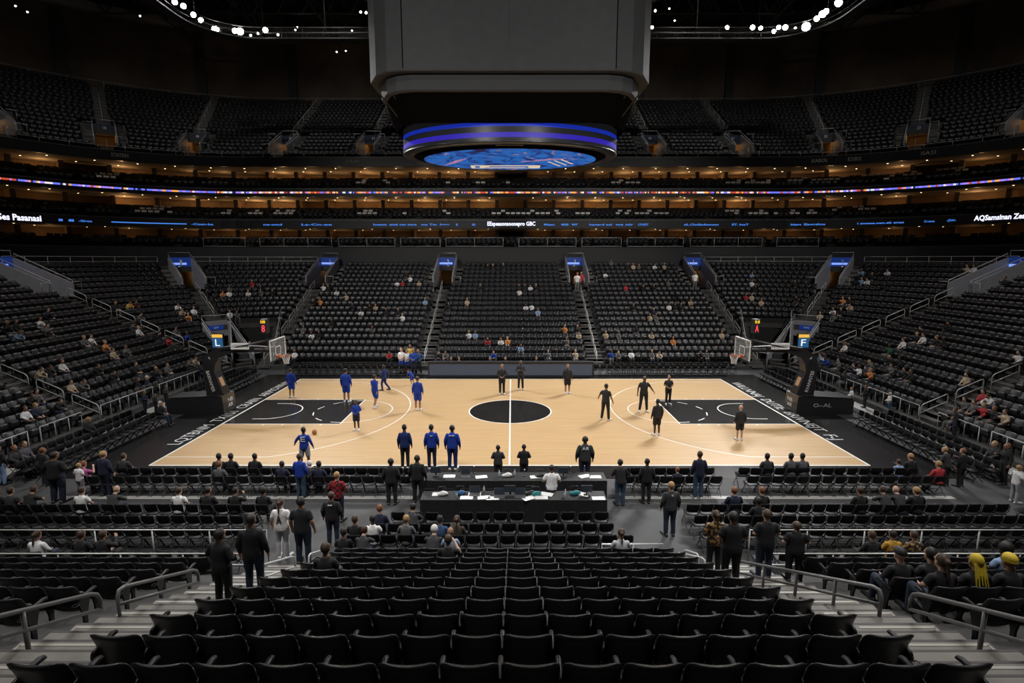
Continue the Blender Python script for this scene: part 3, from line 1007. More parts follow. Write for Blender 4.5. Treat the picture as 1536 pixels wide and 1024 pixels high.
# ================================================================== scorers' tables
M_CLOTH = mat('black_tablecloth', (0.016, 0.016, 0.017), 0.7, var=0.2, scale=5)
M_TTOP = mat('table_top', (0.012, 0.012, 0.0125), 0.5)
def long_table(name, x0, x1, y0, y1, label):
    t = thing(name, label, 'table', ((x0 + x1) / 2, (y0 + y1) / 2, 0))
    w, d = x1 - x0, y1 - y0
    b = MB(); b.bbox((0, 0, 0.735), (w, d, 0.03), 0.01)
    obj('tabletop', b.mesh('tabletop', M_TTOP), t)
    # skirt: pleated cloth on the near side and the two ends
    b = MB()
    n = int(w / 0.06)
    pts = [(-w / 2 + w * i / n, -d / 2 - 0.012 - 0.012 * (i % 2)) for i in range(n + 1)]
    pts = [(-w / 2 - 0.012, d / 2)] + pts + [(w / 2 + 0.012, d / 2)]
    rings = [[(p[0], p[1], 0.735) for p in pts], [(p[0] * 1.002, p[1] * 1.02, 0.02) for p in pts]]
    b.loft(rings, caps=False, closed=False)
    s = obj('table_skirt', b.mesh('table_skirt', M_CLOTH), t)
    for sx in (-1, 1):
        for sy in (-1, 1):
            b = MB(); b.box((sx * (w / 2 - .1), sy * (d / 2 - .08), 0.36), (0.04, 0.04, 0.72))
            obj('leg', b.mesh('leg', M_IRON), t)
    return t
long_table('scorers_table', -2.95, 3.3, -10.72, -10.0, 'long black-draped scorers table standing right beside the near sideline')
long_table('press_table', -2.75, 3.05, -12.15, -11.5, 'long black-draped press table behind the scorers table, crowded with equipment')
# things on the tables
M_PAPER = mat('paper', (0.75, 0.75, 0.74), 0.7)
M_LAP = mat('laptop_grey', (0.12, 0.12, 0.125), 0.4, metal=0.4)
M_SCR = mat('laptop_screen', (0.012, 0.014, 0.018), 0.2, emit=(0.1, 0.14, 0.2), estr=0.08)
M_BLUEC = mat('blue_cap_plastic', (0.01, 0.16, 0.5), 0.4)
M_CLEAR = mat('clear_bottle', (0.45, 0.5, 0.52), 0.15)
M_ORANGE = mat('orange_cloth', (0.75, 0.25, 0.05), 0.7)
M_BAGB = mat('bag_black', (0.02, 0.02, 0.022), 0.6)
M_BAGBLUE = mat('bag_blue', (0.02, 0.09, 0.22), 0.6)
M_TEAL = mat('teal_folder', (0.02, 0.2, 0.22), 0.5)
PL = {-10.36: 'scorers table', -11.83: 'press table'}
def item(kind, X, Y, extra, yaw=0.0):
    h = 0.752
    x, y = ground(X, Y, h)
    tab = 'scorers table' if y > -11.1 else 'press table'
    lo, hi = (-10.66, -10.08) if y > -11.1 else (-12.05, -11.6)
    y = min(max(y, lo), hi)
    x = min(max(x, -2.65), 2.95)
    if kind == 'paper':
        b = MB(); b.box((0, 0, 0.003), (0.40, 0.24, 0.006)); b.box((0.02, 0.01, 0.008), (0.21, 0.2, 0.004), 0.2)
        o = obj('paper_sheet', b.mesh('paper_sheet', M_PAPER), None, (x, y, h), yaw)
        tag(o, f'white paper sheets on the {tab} {extra}', 'paper')
    elif kind == 'laptop':
        t = thing('laptop', f'open laptop on the {tab} {extra}', 'laptop', (x, y, h), yaw)
        b = MB(); b.bbox((0, 0, 0.009), (0.34, 0.23, 0.018), 0.004); obj('laptop_base', b.mesh('laptop_base', M_LAP), t)
        b = MB(); b.prism([(0.112, 0.018), (0.125, 0.018), (0.185, 0.22), (0.175, 0.225)], lambda p: (-0.17, p[0], p[1]), lambda p: (0.17, p[0], p[1]))
        lid = obj('laptop_lid', b.mesh('laptop_lid', M_LAP), t)
        b = MB(); b.quad((-0.155, 0.1125, 0.03), (0.155, 0.1125, 0.03), (0.155, 0.168, 0.21), (-0.155, 0.168, 0.21)); obj('laptop_screen', b.mesh('laptop_screen', M_SCR), lid)
    elif kind == 'bottle':
        t = thing('water_bottle', f'small plastic water bottle on the {tab} {extra}', 'bottle', (x, y, h))
        b = MB(); b.lathe([(0.028, 0), (0.033, 0.01), (0.033, 0.14), (0.026, 0.17), (0.012, 0.195), (0.012, 0.205)], seg=12); obj('bottle_body', b.mesh('bottle_body', M_CLEAR, True), t)
        b = MB(); b.lathe([(0.015, 0.203), (0.016, 0.208), (0.016, 0.228), (0.012, 0.232)], seg=10); obj('bottle_cap', b.mesh('bottle_cap', M_BLUEC if 'blue' in extra else M_PAPER, True), t)
    elif kind == 'bag':
        t = thing('shoulder_bag', f'soft bag lying on the {tab} {extra}', 'bag', (x, y, h), yaw)
        b = MB(); b.loft([[(0.17 * k * math.cos(f) * (1 + .25 * math.sin(3 * f + z * 20)), 0.11 * k * math.sin(f) * (1 + .2 * math.cos(2 * f + z * 9)), z * (1 + .3 * math.cos(f + .7))) for f in [2 * PI * q / 14 for q in range(14)]] for k, z in ((0.9, 0), (1, 0.02), (0.9, 0.06), (0.6, 0.10), (0.25, 0.115))])
        obj('bag_body', b.mesh('bag_body', {'blue': M_BAGBLUE, 'teal': M_TEAL, 'white': M_PAPER}.get(extra.split()[0], M_BAGB), True), t)
        b = MB(); b.tube([(-0.15, 0, 0.17), (-0.1, 0.02, 0.26), (0.1, 0.02, 0.27), (0.15, 0, 0.17)], 0.012, 6); obj('bag_handle', b.mesh('bag_handle', M_BAGB, True), t)
    elif kind == 'monitor':
        t = thing('monitor', f'small black monitor on the {tab} {extra}', 'monitor', (x, y, h), yaw)
        b = MB(); b.bbox((0, 0, 0.008), (0.2, 0.14, 0.016), 0.004); obj('monitor_base', b.mesh('monitor_base', M_BAGB), t)
        b = MB(); b.box((0, 0.02, 0.08), (0.04, 0.03, 0.14)); obj('monitor_stand', b.mesh('monitor_stand', M_BAGB), t)
        b = MB(); b.bbox((0, 0, 0.21), (0.36, 0.04, 0.22), 0.008); p_ = obj('monitor_panel', b.mesh('monitor_panel', M_BAGB), t)
        b = MB(); b.quad((-0.165, -0.021, 0.12), (0.165, -0.021, 0.12), (0.165, -0.021, 0.3), (-0.165, -0.021, 0.3)); obj('monitor_screen', b.mesh('monitor_screen', M_SCR), p_)
    elif kind == 'lamp':
        t = thing('microphone', f'thin black gooseneck microphone on the {tab} {extra}', 'microphone', (x, y, h))
        b = MB(); b.lathe([(0.06, 0), (0.06, 0.015), (0.02, 0.03)], seg=12); obj('microphone_base', b.mesh('microphone_base', M_BAGB, True), t)
        b = MB(); b.tube([(0, 0, 0.02), (0, 0.0, 0.16), (0.02, -0.05, 0.26), (0.02, -0.10, 0.29)], 0.006, 6); obj('microphone_stem', b.mesh('microphone_stem', M_BAGB, True), t)
        b = MB(); b.tube([(0.02, -0.09, 0.287), (0.02, -0.12, 0.29), (0.02, -0.15, 0.285)], [0.012, 0.018, 0.012], 8); obj('microphone_head', b.mesh('microphone_head', M_PAPER, True), t)
for a in (('paper', 674, 714, 'near its blue-team end'), ('laptop', 698, 714, 'behind the three blue coaches'), ('paper', 722, 715, 'next to the open laptop', .2), ('bottle', 749, 715, 'just short of the centre line'),
          ('bag', 760, 714, 'white and lying on the centre line'), ('bottle', 772, 713, 'with blue cap, just past the centre line'), ('lamp', 786, 714, 'in front of the staff pair'), ('paper', 804, 715, 'next to the white-shirted man', .1), ('bag', 810, 715, 'orange cloth edge, by the white-shirted man'),
          ('lamp', 854, 708, 'in front of the grey-shirted coach'), ('paper', 877, 714, 'below the grey-shirted coach', .4), ('paper', 900, 715, 'at its black-team end'), ('monitor', 654, 713, 'at its blue-team end'), ('lamp', 711, 708, 'beside the paper sheets'), ('monitor', 845, 714, 'toward its black-team end'),
          ('bag', 663, 742, 'white jacket heap at the blue-team end'), ('bag', 690, 741, 'blue and near the blue-team end'), ('paper', 700, 746, 'next to the blue bag'), ('bottle', 726, 738, 'with blue cap beside folded paper'), ('paper', 726, 746, 'under the blue-capped bottle', .1), ('laptop', 749, 745, 'just before the centre'),
          ('monitor', 765, 742, 'in the middle'), ('bag', 795, 741, 'black and upright past the middle'), ('laptop', 780, 745, 'just after the centre'), ('bag', 803, 742, 'teal and next to the black bag'), ('paper', 812, 746, 'beside the standing white-shirted man'), ('bag', 862, 741, 'teal folder pile near the black-team end'),
          ('monitor', 880, 742, 'near the black-team end'), ('paper', 898, 748, 'at the black-team end'), ('bottle', 848, 744, 'between monitor and man'), ('laptop', 712, 742, 'between the two paper piles')):
    item(*a)
for q in range(9):
    item('bottle' if q % 3 == 1 else 'paper', 658 + q * 27, 741 + (q % 2) * 6, f'amid the clutter, {nth(q + 1)} from the blue-team end', rnd.uniform(-.6, .6))

# ================================================================== far sideline LED board
M_LEDOFF = mat('led_board_face', (0.02, 0.024, 0.03), 0.25, emit=(0.05, 0.075, 0.12), estr=0.5)
x0, _ = ground(642, 566); x1, yb = ground(890, 566)
t = thing('courtside_board', 'long dark grey LED board standing along the far sideline', 'LED board', ((x0 + x1) / 2, yb + .25, 0))
w = x1 - x0
b = MB(); b.bbox((0, 0, 0.53), (w, 0.45, 1.06), 0.02); c_ = obj('board_cabinet', b.mesh('board_cabinet', M_BLK), t)
b = MB(); b.quad((-w / 2 + .1, -0.228, 0.16), (w / 2 - .1, -0.228, 0.16), (w / 2 - .1, -0.228, 0.93), (-w / 2 + .1, -0.228, 0.93)); obj('board_screen', b.mesh('board_screen', M_LEDOFF), t)
b = MB(); b.box((0, 0, 1.075), (w + .06, 0.5, 0.03)); obj('board_top', b.mesh('board_top', M_IRON), t)

# ================================================================== basket stanchions
M_STAN = mat('stanchion_pad', (0.022, 0.022, 0.024), 0.4)
M_FRONT = mat('stanchion_front_court_tint', (0.05, 0.04, 0.032), 0.22, spec=0.8)  # black pad tinted brown: the court's reflection put into its colour
M_RIM = mat('rim_orange', (0.75, 0.13, 0.02), 0.4)
M_NET = mat('net_white', (0.8, 0.8, 0.78), 0.8)
M_GLASS = mat('backboard_glass', (0.8, 0.85, 0.85), 0.03)
M_GLASS.node_tree.nodes['Principled BSDF'].inputs['Alpha'].default_value = 0.12
M_SIGNW = mat('white_sign', (0.88, 0.9, 0.92), 0.5)
M_SIGNT = mat('sign_grey_text', (0.12, 0.13, 0.15), 0.5)
M_YDIG = mat('yellow_digits', (0.02, 0.02, 0.0), 0.5, emit=(1.0, 0.62, 0.03), estr=1.6)
M_RDIG = mat('red_digits', (0.02, 0.0, 0.0), 0.5, emit=(1.0, 0.05, 0.07), estr=1.8)
def plaque(txt, w, h, face_m, text_m, parent, loc, rot, name='sign', txt_scale=0.7):
    b = MB(); b.box((0, 0, 0), (w, h, 0.02))
    o = obj(name, b.mesh(name, face_m), parent)
    o.location = loc; o.rotation_euler = rot
    if txt:
        me = text_mesh(txt, 1.0, text_m, 0.003)
        xs = [v.co.x for v in me.vertices]; ys = [v.co.y for v in me.vertices]
        me.transform(Matrix.Diagonal((w * .9 / (max(xs) - min(xs)), h * txt_scale / (max(ys) - min(ys)), 1, 1)))
        ys = [v.co.y for v in me.vertices]
        me.transform(Matrix.Translation((0, -(max(ys) + min(ys)) / 2, 0.012)))
        obj('lettering', me, o)
    return o
def fit_text(txt, w, h, m, ext=0.004, bold=0.0):
    me = text_mesh(txt, 1.0, m, ext, bold=bold)
    xs = [v.co.x for v in me.vertices]; ys = [v.co.y for v in me.vertices]
    me.transform(Matrix.Translation((-(max(xs) + min(xs)) / 2, -(max(ys) + min(ys)) / 2, 0)))
    me.transform(Matrix.Diagonal((w / (max(xs) - min(xs)), h / (max(ys) - min(ys)), 1, 1)))
    return me
for sg in (-1, 1):
    # local x points away from the court, built for the right end and mirrored by sg
    T = thing('basketball_stanchion', f"black padded basket stand with glass backboard at the {side(sg)} end", 'basketball hoop', (sg * 15.1, 0, 0))
    X = lambda x: sg * x
    b = MB()
    poly = [(0.0, 0.0), (3.0, 0.0), (3.0, 0.75), (2.6, 0.9), (0.22, 0.98), (0.05, 0.95)]
    b.prism(poly, lambda p: (X(p[0]), -0.62, p[1] + .008), lambda p: (X(p[0]), 0.62, p[1] + .008))
    base = obj('base_cabinet', b.mesh('base_cabinet', M_STAN), T)
    b = MB(); b.quad((X(-0.004), -0.6, 0.05), (X(-0.004), 0.6, 0.05), (X(0.045), 0.6, 0.93), (X(0.045), -0.6, 0.93)); obj('front_panel', b.mesh('front_panel', M_FRONT), base)
    b = MB(); b.prism([(0.3, 0.98), (2.9, 0.86), (2.9, 0.90), (0.3, 1.02)], lambda p: (X(p[0]), -0.64, p[1]), lambda p: (X(p[0]), 0.64, p[1])); obj('edge_strip', b.mesh('edge_strip', M_CHLEG), base)
    # mast: sloping padded column
    b = MB()
    poly = [(0.10, 0.98), (1.0, 0.98), (1.08, 2.35), (1.0, 2.85), (0.75, 2.85), (0.52, 2.3)]
    b.prism(poly, lambda p: (X(p[0]), -0.34, p[1]), lambda p: (X(p[0]), 0.34, p[1]))
    mast = obj('mast_pad', b.mesh('mast_pad', M_STAN), T)
    b = MB(); b.quad((X(0.094), -0.32, 1.0), (X(0.094), 0.32, 1.0), (X(0.544), 0.32, 2.3), (X(0.544), -0.32, 2.3)); obj('front_panel', b.mesh('front_panel', M_FRONT), mast)
    b = MB(); b.quad((X(0.23), -0.17, 1.42), (X(0.23), 0.17, 1.42), (X(0.385), 0.17, 1.88), (X(0.385), -0.17, 1.88)); obj('front_patch', b.mesh('front_patch', mat('amber_patch', (0.6, 0.36, 0.18), 0.5)), mast)  # plain amber patch on the mast front
    # arm: bends over and reaches out to the board
    b = MB()
    rings = []
    for x, z, hw, t in ((0.82, 2.3, .33, .36), (0.72, 2.85, .30, .36), (0.30, 3.22, .24, .26), (-0.5, 3.42, .2, .18), (-1.7, 3.42, .16, .15), (-2.75, 3.36, .14, .14)):
        nx, nz = (0.8, 0.6) if z < 3.0 else (0.25, 0.97) if z < 3.3 else (0, 1)
        rings.append([(X(x - nx * t), -hw, z - nz * t), (X(x - nx * t), hw, z - nz * t), (X(x + nx * t), hw, z + nz * t), (X(x + nx * t), -hw, z + nz * t)])
    b.loft(rings)
    arm = obj('arm', b.mesh('arm', M_STAN), T)
    for q in (-1, 1):
        b = MB(); b.tube([(X(0.2), q * 0.22, 3.35), (X(-2.7), q * 0.45, 3.95)], 0.035, 6); obj('brace', b.mesh('brace', M_CHLEG, True), T)
    # white sign on the arm, facing the near stand
    me_txt = 'LATIENT.1WAS' if sg < 0 else 'LERECIMBI'
    p = plaque(me_txt, 0.95, 0.34, M_SIGNW, M_SIGNT, T, (X(-0.95), -0.30, 3.60), (PI / 2 - .1, 0, 0), 'arm_sign', .45)
    o_ = obj('lettering', fit_text('WNSCA TFR', 0.75, 0.1, M_LETTER), T); o_.location = (X(-2.0), -0.175, 3.44); o_.rotation_euler = (PI / 2, 0, 0)
    b = MB(); b.add([(X(0.62), -0.29, 2.82), (X(0.95), -0.30, 2.72), (X(0.72), -0.29, 3.05)], [(0, 1, 2), (2, 1, 0)]); obj('logo', b.mesh('logo', M_SIGNW), arm)
    # vertical white words on the side of the mast
    o_ = obj('lettering', fit_text('BARNAMER' if sg < 0 else 'RVANNTES', 1.15, 0.17, M_SIGNW), T)
    o_.location = (X(0.72), -0.345, 1.72); o_.rotation_euler = (PI / 2, PI / 2 * 1 - (0.2 if sg > 0 else -.2) * -1 * 0, 0)
    o_.rotation_euler = (PI / 2, (PI / 2 - 0.22) if sg < 0 else -(PI / 2 - .22), 0)
    # logos on the base
    o_ = obj('logo', fit_text('NB\nAR', 0.5, 0.5, M_SIGNW), T); o_.location = (X(0.012), 0.12, 0.5); o_.rotation_euler = (PI / 2, 0, -sg * PI / 2)
    if sg > 0:
        o_ = obj('lettering', fit_text('O--AL', 0.95, 0.2, M_LETTER), T); o_.location = (1.35, -0.626, 0.5); o_.rotation_euler = (PI / 2, 0, 0)
    # backboard
    BX = -2.8
    bb = MB(); bb.box((X(BX), 0, 3.42), (0.02, 1.74, 1.02)); board = obj('backboard', bb.mesh('backboard', M_GLASS), T)
    b = MB()
    for (y0, z0, y1, z1) in ((-0.9, 2.9, 0.9, 2.9), (-0.9, 3.95, 0.9, 3.95), (-0.9, 2.9, -0.9, 3.95), (0.9, 2.9, 0.9, 3.95)):
        b.box((X(BX), (y0 + y1) / 2, (z0 + z1) / 2), (0.05, abs(y1 - y0) + .05, abs(z1 - z0) + .05))
    obj('board_frame', b.mesh('board_frame', M_WHITE), board)
    b = MB()
    for (y0, z0, y1, z1) in ((-0.3, 3.1, 0.3, 3.1), (-0.3, 3.55, 0.3, 3.55), (-0.3, 3.1, -0.3, 3.55), (0.3, 3.1, 0.3, 3.55)):
        b.box((X(BX - .012), (y0 + y1) / 2, (z0 + z1) / 2), (0.01, abs(y1 - y0) + .06, abs(z1 - z0) + .06))
    obj('target_square', b.mesh('target_square', M_WHITE), board)
    b = MB(); b.box((X(BX - .02), 0, 2.88), (0.06, 1.84, 0.09)); obj('board_pad', b.mesh('board_pad', M_RIM if False else M_STAN), board)
    b = MB()
    RX = BX - 0.15 - 0.25
    n = 24
    rings = []
    for k in range(n + 1):
        f = 2 * PI * k / n
        rings.append([(X(RX + (0.235 + .014 * math.cos(q)) * math.cos(f)), (0.235 + .014 * math.cos(q)) * math.sin(f), 3.05 + .014 * math.sin(q)) for q in (0, PI / 2, PI, 1.5 * PI)])
    b.loft(rings, caps=False)
    b.box((X(BX - .09), 0, 3.04), (0.16, 0.14, 0.03)); b.box((X(BX - .02), 0, 3.0), (0.03, 0.3, 0.2))
    rim = obj('rim', b.mesh('rim', M_RIM), T)
    b = MB()
    for k in range(12):
        f = 2 * PI * k / 12
        for d in (-1, 1):
            pts = []
            for q in range(5):
                r = (0.23, 0.19, 0.155, 0.13, 0.125)[q]
                g = f + d * q * PI / 12
                pts.append((X(RX + r * math.cos(g)), r * math.sin(g), 3.04 - 0.11 * q))
            b.tube(pts, 0.008, 3)
    obj('net', b.mesh('net', M_NET), rim)
    # shot clock above the board
    b = MB(); b.tube([(X(BX + .5), 0, 3.5), (X(BX + .6), 0, 4.3)], 0.03, 6); obj('clock_post', b.mesh('clock_post', M_IRON), T)
    b = MB(); b.bbox((X(BX + .6), 0, 4.62), (0.3, 0.42, 0.76), 0.02); ck = obj('shot_clock', b.mesh('shot_clock', M_BLK), T)
    # the clock shows its digits to the near stand too
    o_ = obj('digits', fit_text('0:00' if sg < 0 else '0:0', 0.24, 0.16, M_YDIG), ck); o_.location = (X(BX + .6), -0.214, 4.87); o_.rotation_euler = (PI / 2, 0, 0)
    o_ = obj('digits', fit_text('8' if sg < 0 else 'A', 0.17, 0.36, M_RDIG), ck); o_.location = (X(BX + .6), -0.214, 4.52); o_.rotation_euler = (PI / 2, 0, 0)
    # blue letter board on a post in the corner
    p_ = thing('letter_board', f"lit blue board with a white letter on a post in the {side(sg)} corner", 'sign board', (sg * 20.05, 8.2, 0))
    b = MB(); b.box((0, 0.05, 1.05), (0.12, 0.12, 2.1)); obj('post', b.mesh('post', M_IRON), p_)
    b = MB(); b.bbox((0, 0, 2.57), (0.78, 0.2, 0.98), 0.02); bx_ = obj('board_case', b.mesh('board_case', M_BLK), p_)
    b = MB(); b.quad((-0.36, -0.104, 2.12), (0.36, -0.104, 2.12), (0.36, -0.104, 2.78), (-0.36, -0.104, 2.78)); obj('blue_panel', b.mesh('blue_panel', mat('lit_blue_panel', (0.01, 0.05, 0.1), .4, emit=(0.02, 0.10, 0.24), estr=0.8)), p_)
    b = MB(); b.quad((-0.36, -0.104, 2.80), (0.36, -0.104, 2.80), (0.36, -0.104, 3.02), (-0.36, -0.104, 3.02)); obj('amber_panel', b.mesh('amber_panel', mat('lit_amber_panel', (0.3, 0.15, 0.0), .4, emit=(0.9, 0.5, 0.08), estr=0.9)), p_)
    o_ = obj('lettering', fit_text('L' if sg < 0 else 'F', 0.32, 0.46, mat('lit_white', (.5, .5, .5), .5, emit=(0.9, 0.95, 0.9), estr=0.9)), p_); o_.location = (0, -0.108, 2.45); o_.rotation_euler = (PI / 2, 0, 0)

b = MB(); b.lathe([(0.001, 0), (0.05, 0.011), (0.09, 0.045), (0.115, 0.1), (0.115, 0.14), (0.09, 0.195), (0.05, 0.229), (0.001, 0.24)], seg=16)
gx, gy = ground(472, 652)
o = obj('basketball', b.mesh('basketball', mat('ball_orange', (0.32, 0.12, 0.04), .6), True), None, (gx, gy, 0.02))
tag(o, 'brown basketball lying on the court beside the blue player in grey shorts', 'ball')

# ================================================================== scoreboard
M_SBODY = mat('scoreboard_grey', (0.085, 0.086, 0.089), 0.6, var=0.06, scale=3, spec=0.15)
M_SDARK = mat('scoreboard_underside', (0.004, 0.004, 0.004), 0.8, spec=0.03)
M_SRIM = mat('scoreboard_rim', (0.10, 0.10, 0.10), 0.3, metal=0.8)
M_BAND = mat('band_grey', (0.035, 0.036, 0.042), 0.3, emit=(0.05, 0.05, 0.06), estr=0.12)
M_BLUE1 = mat('band_blue', (0.005, 0.01, 0.06), 0.4, emit=(0.010, 0.028, 0.40), estr=0.8)
M_BLUE2 = mat('band_violet', (0.01, 0.01, 0.06), 0.4, emit=(0.035, 0.02, 0.46), estr=0.8)
S = thing('scoreboard', 'huge grey eight-sided scoreboard hanging over the centre of the court', 'scoreboard', (0, 0, 13.0))
def octo(w, d, c, z, cd=None):
    cd = cd or c
    P = [(w - c, -d), (w - c * 0.62, -d + cd * 0.10), (w - c * .3, -d + cd * .36), (w, -d + cd), (w, d - cd), (w - c * .3, d - cd * .36), (w - c * .62, d - cd * .1), (w - c, d)]
    P = P + [(-x, y) for x, y in P[::-1]]
    return [(x, y, z) for x, y in P]
b = MB(); b.loft([octo(5.94, 5.1, 1.72, 2.52), octo(5.98, 5.12, 1.72, 2.56), octo(5.98, 5.12, 1.72, 10.5), octo(5.6, 4.8, 1.72, 10.9)])
obj('scoreboard_body', b.mesh('scoreboard_body', M_SBODY), S)
for sx in (-1, 1):
    b = MB(); b.box((sx * 4.24, -5.125, 6.6), (0.035, 0.03, 8.0)); obj('panel_seam', b.mesh('panel_seam', M_SDARK), S)
b = MB(); b.box((0, -5.122, 6.6), (0.012, 0.02, 8.0)); obj('panel_seam', b.mesh('panel_seam', mat('seam_dark_grey', (.05, .05, .05), .6)), S)
b = MB(); b.loft([octo(5.5, 4.75, 1.5, 1.86), octo(5.55, 4.8, 1.5, 1.90), octo(5.55, 4.8, 1.5, 2.46), octo(5.4, 4.6, 1.5, 2.54)])
obj('lower_tier', b.mesh('lower_tier', mat('tier_grey', (0.08, 0.081, 0.083), 0.6, spec=0.1)), S)
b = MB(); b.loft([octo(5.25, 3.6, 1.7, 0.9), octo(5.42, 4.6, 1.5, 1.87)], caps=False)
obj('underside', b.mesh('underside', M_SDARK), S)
b = MB()
for sx in (-1, 1):
    for q in range(3):
        b.tube([(sx * (5.35 - q * .5), -4.5 + q * .35, 1.84), (sx * (4.9 - q * .6), -3.3 + q * .1, 1.25)], 0.04, 4)
        b.tube([(sx * 3.0, -4.5, 1.84), (sx * (3.4 + q * .7), -3.3, 1.3)], 0.03, 4)
obj('brackets', b.mesh('brackets', mat('bracket_brown', (0.03, 0.028, 0.022), 0.6, spec=0.2)), S)
# the ring: elliptical band
RX_, RY_ = 5.28, 3.5
def ering(kx, ky, z, n=72):
    return [(kx * math.cos(2 * PI * i / n), ky * math.sin(2 * PI * i / n), z) for i in range(n)]
for nm, z0, z1, m in (('ring_band', 0.98, 1.26, M_BAND), ('blue_band', 0.80, 0.98, M_BLUE1), ('ring_band', 0.56, 0.80, M_BAND), ('violet_band', 0.35, 0.56, M_BLUE2), ('ring_band', 0.22, 0.35, M_BAND)):
    b = MB(); b.loft([ering(RX_, RY_, z0), ering(RX_, RY_, z1)], caps=False); obj(nm, b.mesh(nm, m, True), S)
b = MB(); b.loft([ering(RX_ + .0, RY_, 0.22), ering(RX_ + .03, RY_ + .03, 0.17), ering(RX_ - .05, RY_ - .05, 0.10), ering(RX_ - .3, RY_ - .2, 0.07), ering(RX_ - .5, RY_ - .35, 0.12)], caps=False)
obj('ring_rim', b.mesh('ring_rim', M_SRIM, True), S)
b = MB(); b.loft([ering(RX_ - .5, RY_ - .35, 0.12), ering(4.35, 2.9, 0.30), ering(4.35, 2.9, 0.02), ering(4.28, 2.85, 0.0)], caps=False)
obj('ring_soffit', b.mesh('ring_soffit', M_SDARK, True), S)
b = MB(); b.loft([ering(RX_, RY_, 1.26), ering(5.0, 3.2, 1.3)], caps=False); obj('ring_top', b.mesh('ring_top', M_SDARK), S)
b = MB(); b.add(ering(4.28, 2.85, -0.005), [tuple(range(71, -1, -1))]); scr = obj('round_screen', b.mesh('round_screen', screen_mat()), S)
M_CREAM = mat('screen_cream', (.1, .1, .1), .5, emit=(0.75, 0.6, 0.42), estr=0.9)
M_SBLUE = mat('screen_blue', (.01, .03, .1), .5, emit=(0.01, 0.10, 0.42), estr=0.9)
M_SPINK = mat('screen_pink', (.1, .05, .08), .5, emit=(0.45, 0.22, 0.4), estr=0.8)
b = MB()
for x0_, y0_, x1_, y1_ in ((-2.1, 1.4, 1.6, 2.3),):
    b.box(((x0_ + x1_) / 2, (y0_ + y1_) / 2, -0.012), (x1_ - x0_, y1_ - y0_, 0.006), mi=0)
b.box((-0.1, 1.72, -0.017), (2.0, 0.22, 0.006), mi=1); b.box((-0.25, 2.05, -0.017), (2.2, 0.12, 0.006), mi=1); b.box((-1.75, 1.85, -0.017), (0.25, 0.5, 0.006), mi=1); b.box((0.9, 1.9, -0.017), (0.16, 0.4, 0.006), mi=1)
for q in range(3):
    b.box((2.3 + q * .3, 1.0 - q * .3, -0.012), (0.1, 1.5, 0.006), -0.5, mi=0)
    b.box((-3.0 + q * .22, 0.6 - q * .2, -0.012), (0.09, 1.6, 0.006), 0.5, mi=2)
b.box((1.6, 0.0, -0.012), (2.2, 0.14, 0.006), -0.35, mi=2); b.box((2.0, -0.3, -0.012), (1.6, 0.1, 0.006), -0.3, mi=2)
obj('screen_figure', b.mesh('screen_figure', [M_CREAM, M_SBLUE, M_SPINK]), scr)
b = MB(); b.bbox((0, -3.05, 0.18), (1.25, 0.12, 0.2), 0.02); obj('access_panel', b.mesh('access_panel', mat('panel_grey', (0.11, .11, .1), .5)), S)
for k in range(8):
    f = 2 * PI * k / 8 + .2
    b = MB(); b.tube([(4.0 * math.cos(f), 3.4 * math.sin(f), 10.8), (4.2 * math.cos(f), 3.6 * math.sin(f), 22.8)], 0.05, 5)
    obj('cable', b.mesh('cable', M_IRON), S)

# ================================================================== suites and fascias
M_SUITEW = mat('suite_wall_tan', (0.34, 0.22, 0.12), 0.8, var=0.15, scale=1.0)
M_CEIL = mat('suite_ceiling', (0.42, 0.33, 0.23), 0.8)
M_FASC = mat('fascia_black', (0.009, 0.009, 0.0105), 0.4)
M_TRIMG = mat('fascia_edge_grey', (0.22, 0.22, 0.22), 0.4, metal=0.5)
M_PART = mat('suite_partition', (0.10, 0.085, 0.07), 0.7)
KW = dict(nstr=18, ncor=20, nend=5)
# loge wall and floor slabs
mb = MB()
UPP.sweep(mb, [(16.8, 7.3), (16.8, 9.25), (17.0, 9.3), (24.5, 9.3), (24.5, 9.0), (17.2, 9.0), (17.2, 7.3)], **KW)
struct('wall_loge', mb, mat('loge_wall', (0.018, 0.018, 0.019), 0.6))
slabs = [('fascia_lower', 11.2, 12.05), ('fascia_middle', 14.4, 15.15), ('fascia_upper', 17.35, 18.25)]
for nm, z0, z1 in slabs:
    mb = MB(); UPP.sweep(mb, [(18.0, z0), (18.0, z1), (18.25, z1), (18.25, z0 + .12), (18.25, z0)], **KW); struct(nm, mb, M_FASC)
    mb = MB(); UPP.sweep(mb, [(17.97, z1), (17.97, z1 + .035), (18.2, z1 + .035), (18.2, z1)], **KW); struct('trim_fascia_edge', mb, M_TRIMG)
    mb = MB(); UPP.sweep(mb, [(18.25, z0 + .02), (24.5, z0 + .02), (24.5, z0 + .10), (18.25, z0 + .10)], **KW); struct('ceiling_suite', mb, M_CEIL)
    mb = MB()
    prof = [(18.25, z1 - .4)]
    for r in range(3):
        prof += [(18.3 + 0.85 * r, z1 + .32 * r - .02), (18.3 + 0.85 * (r + 1), z1 + .32 * r - .02)]
    prof += [(24.5, z1 + .62), (24.5, z0 + .12), (18.3, z0 + .12)]
    if nm != 'fascia_upper':
        UPP.sweep(mb, prof, **KW); struct('floor_suite', mb, M_BLK)
mb = MB(); UPP.sweep(mb, [(18.3, 9.3), (18.3, 9.34), (24.5, 9.34), (24.5, 9.3)], **KW); struct('floor_suite', mb, M_BLK)
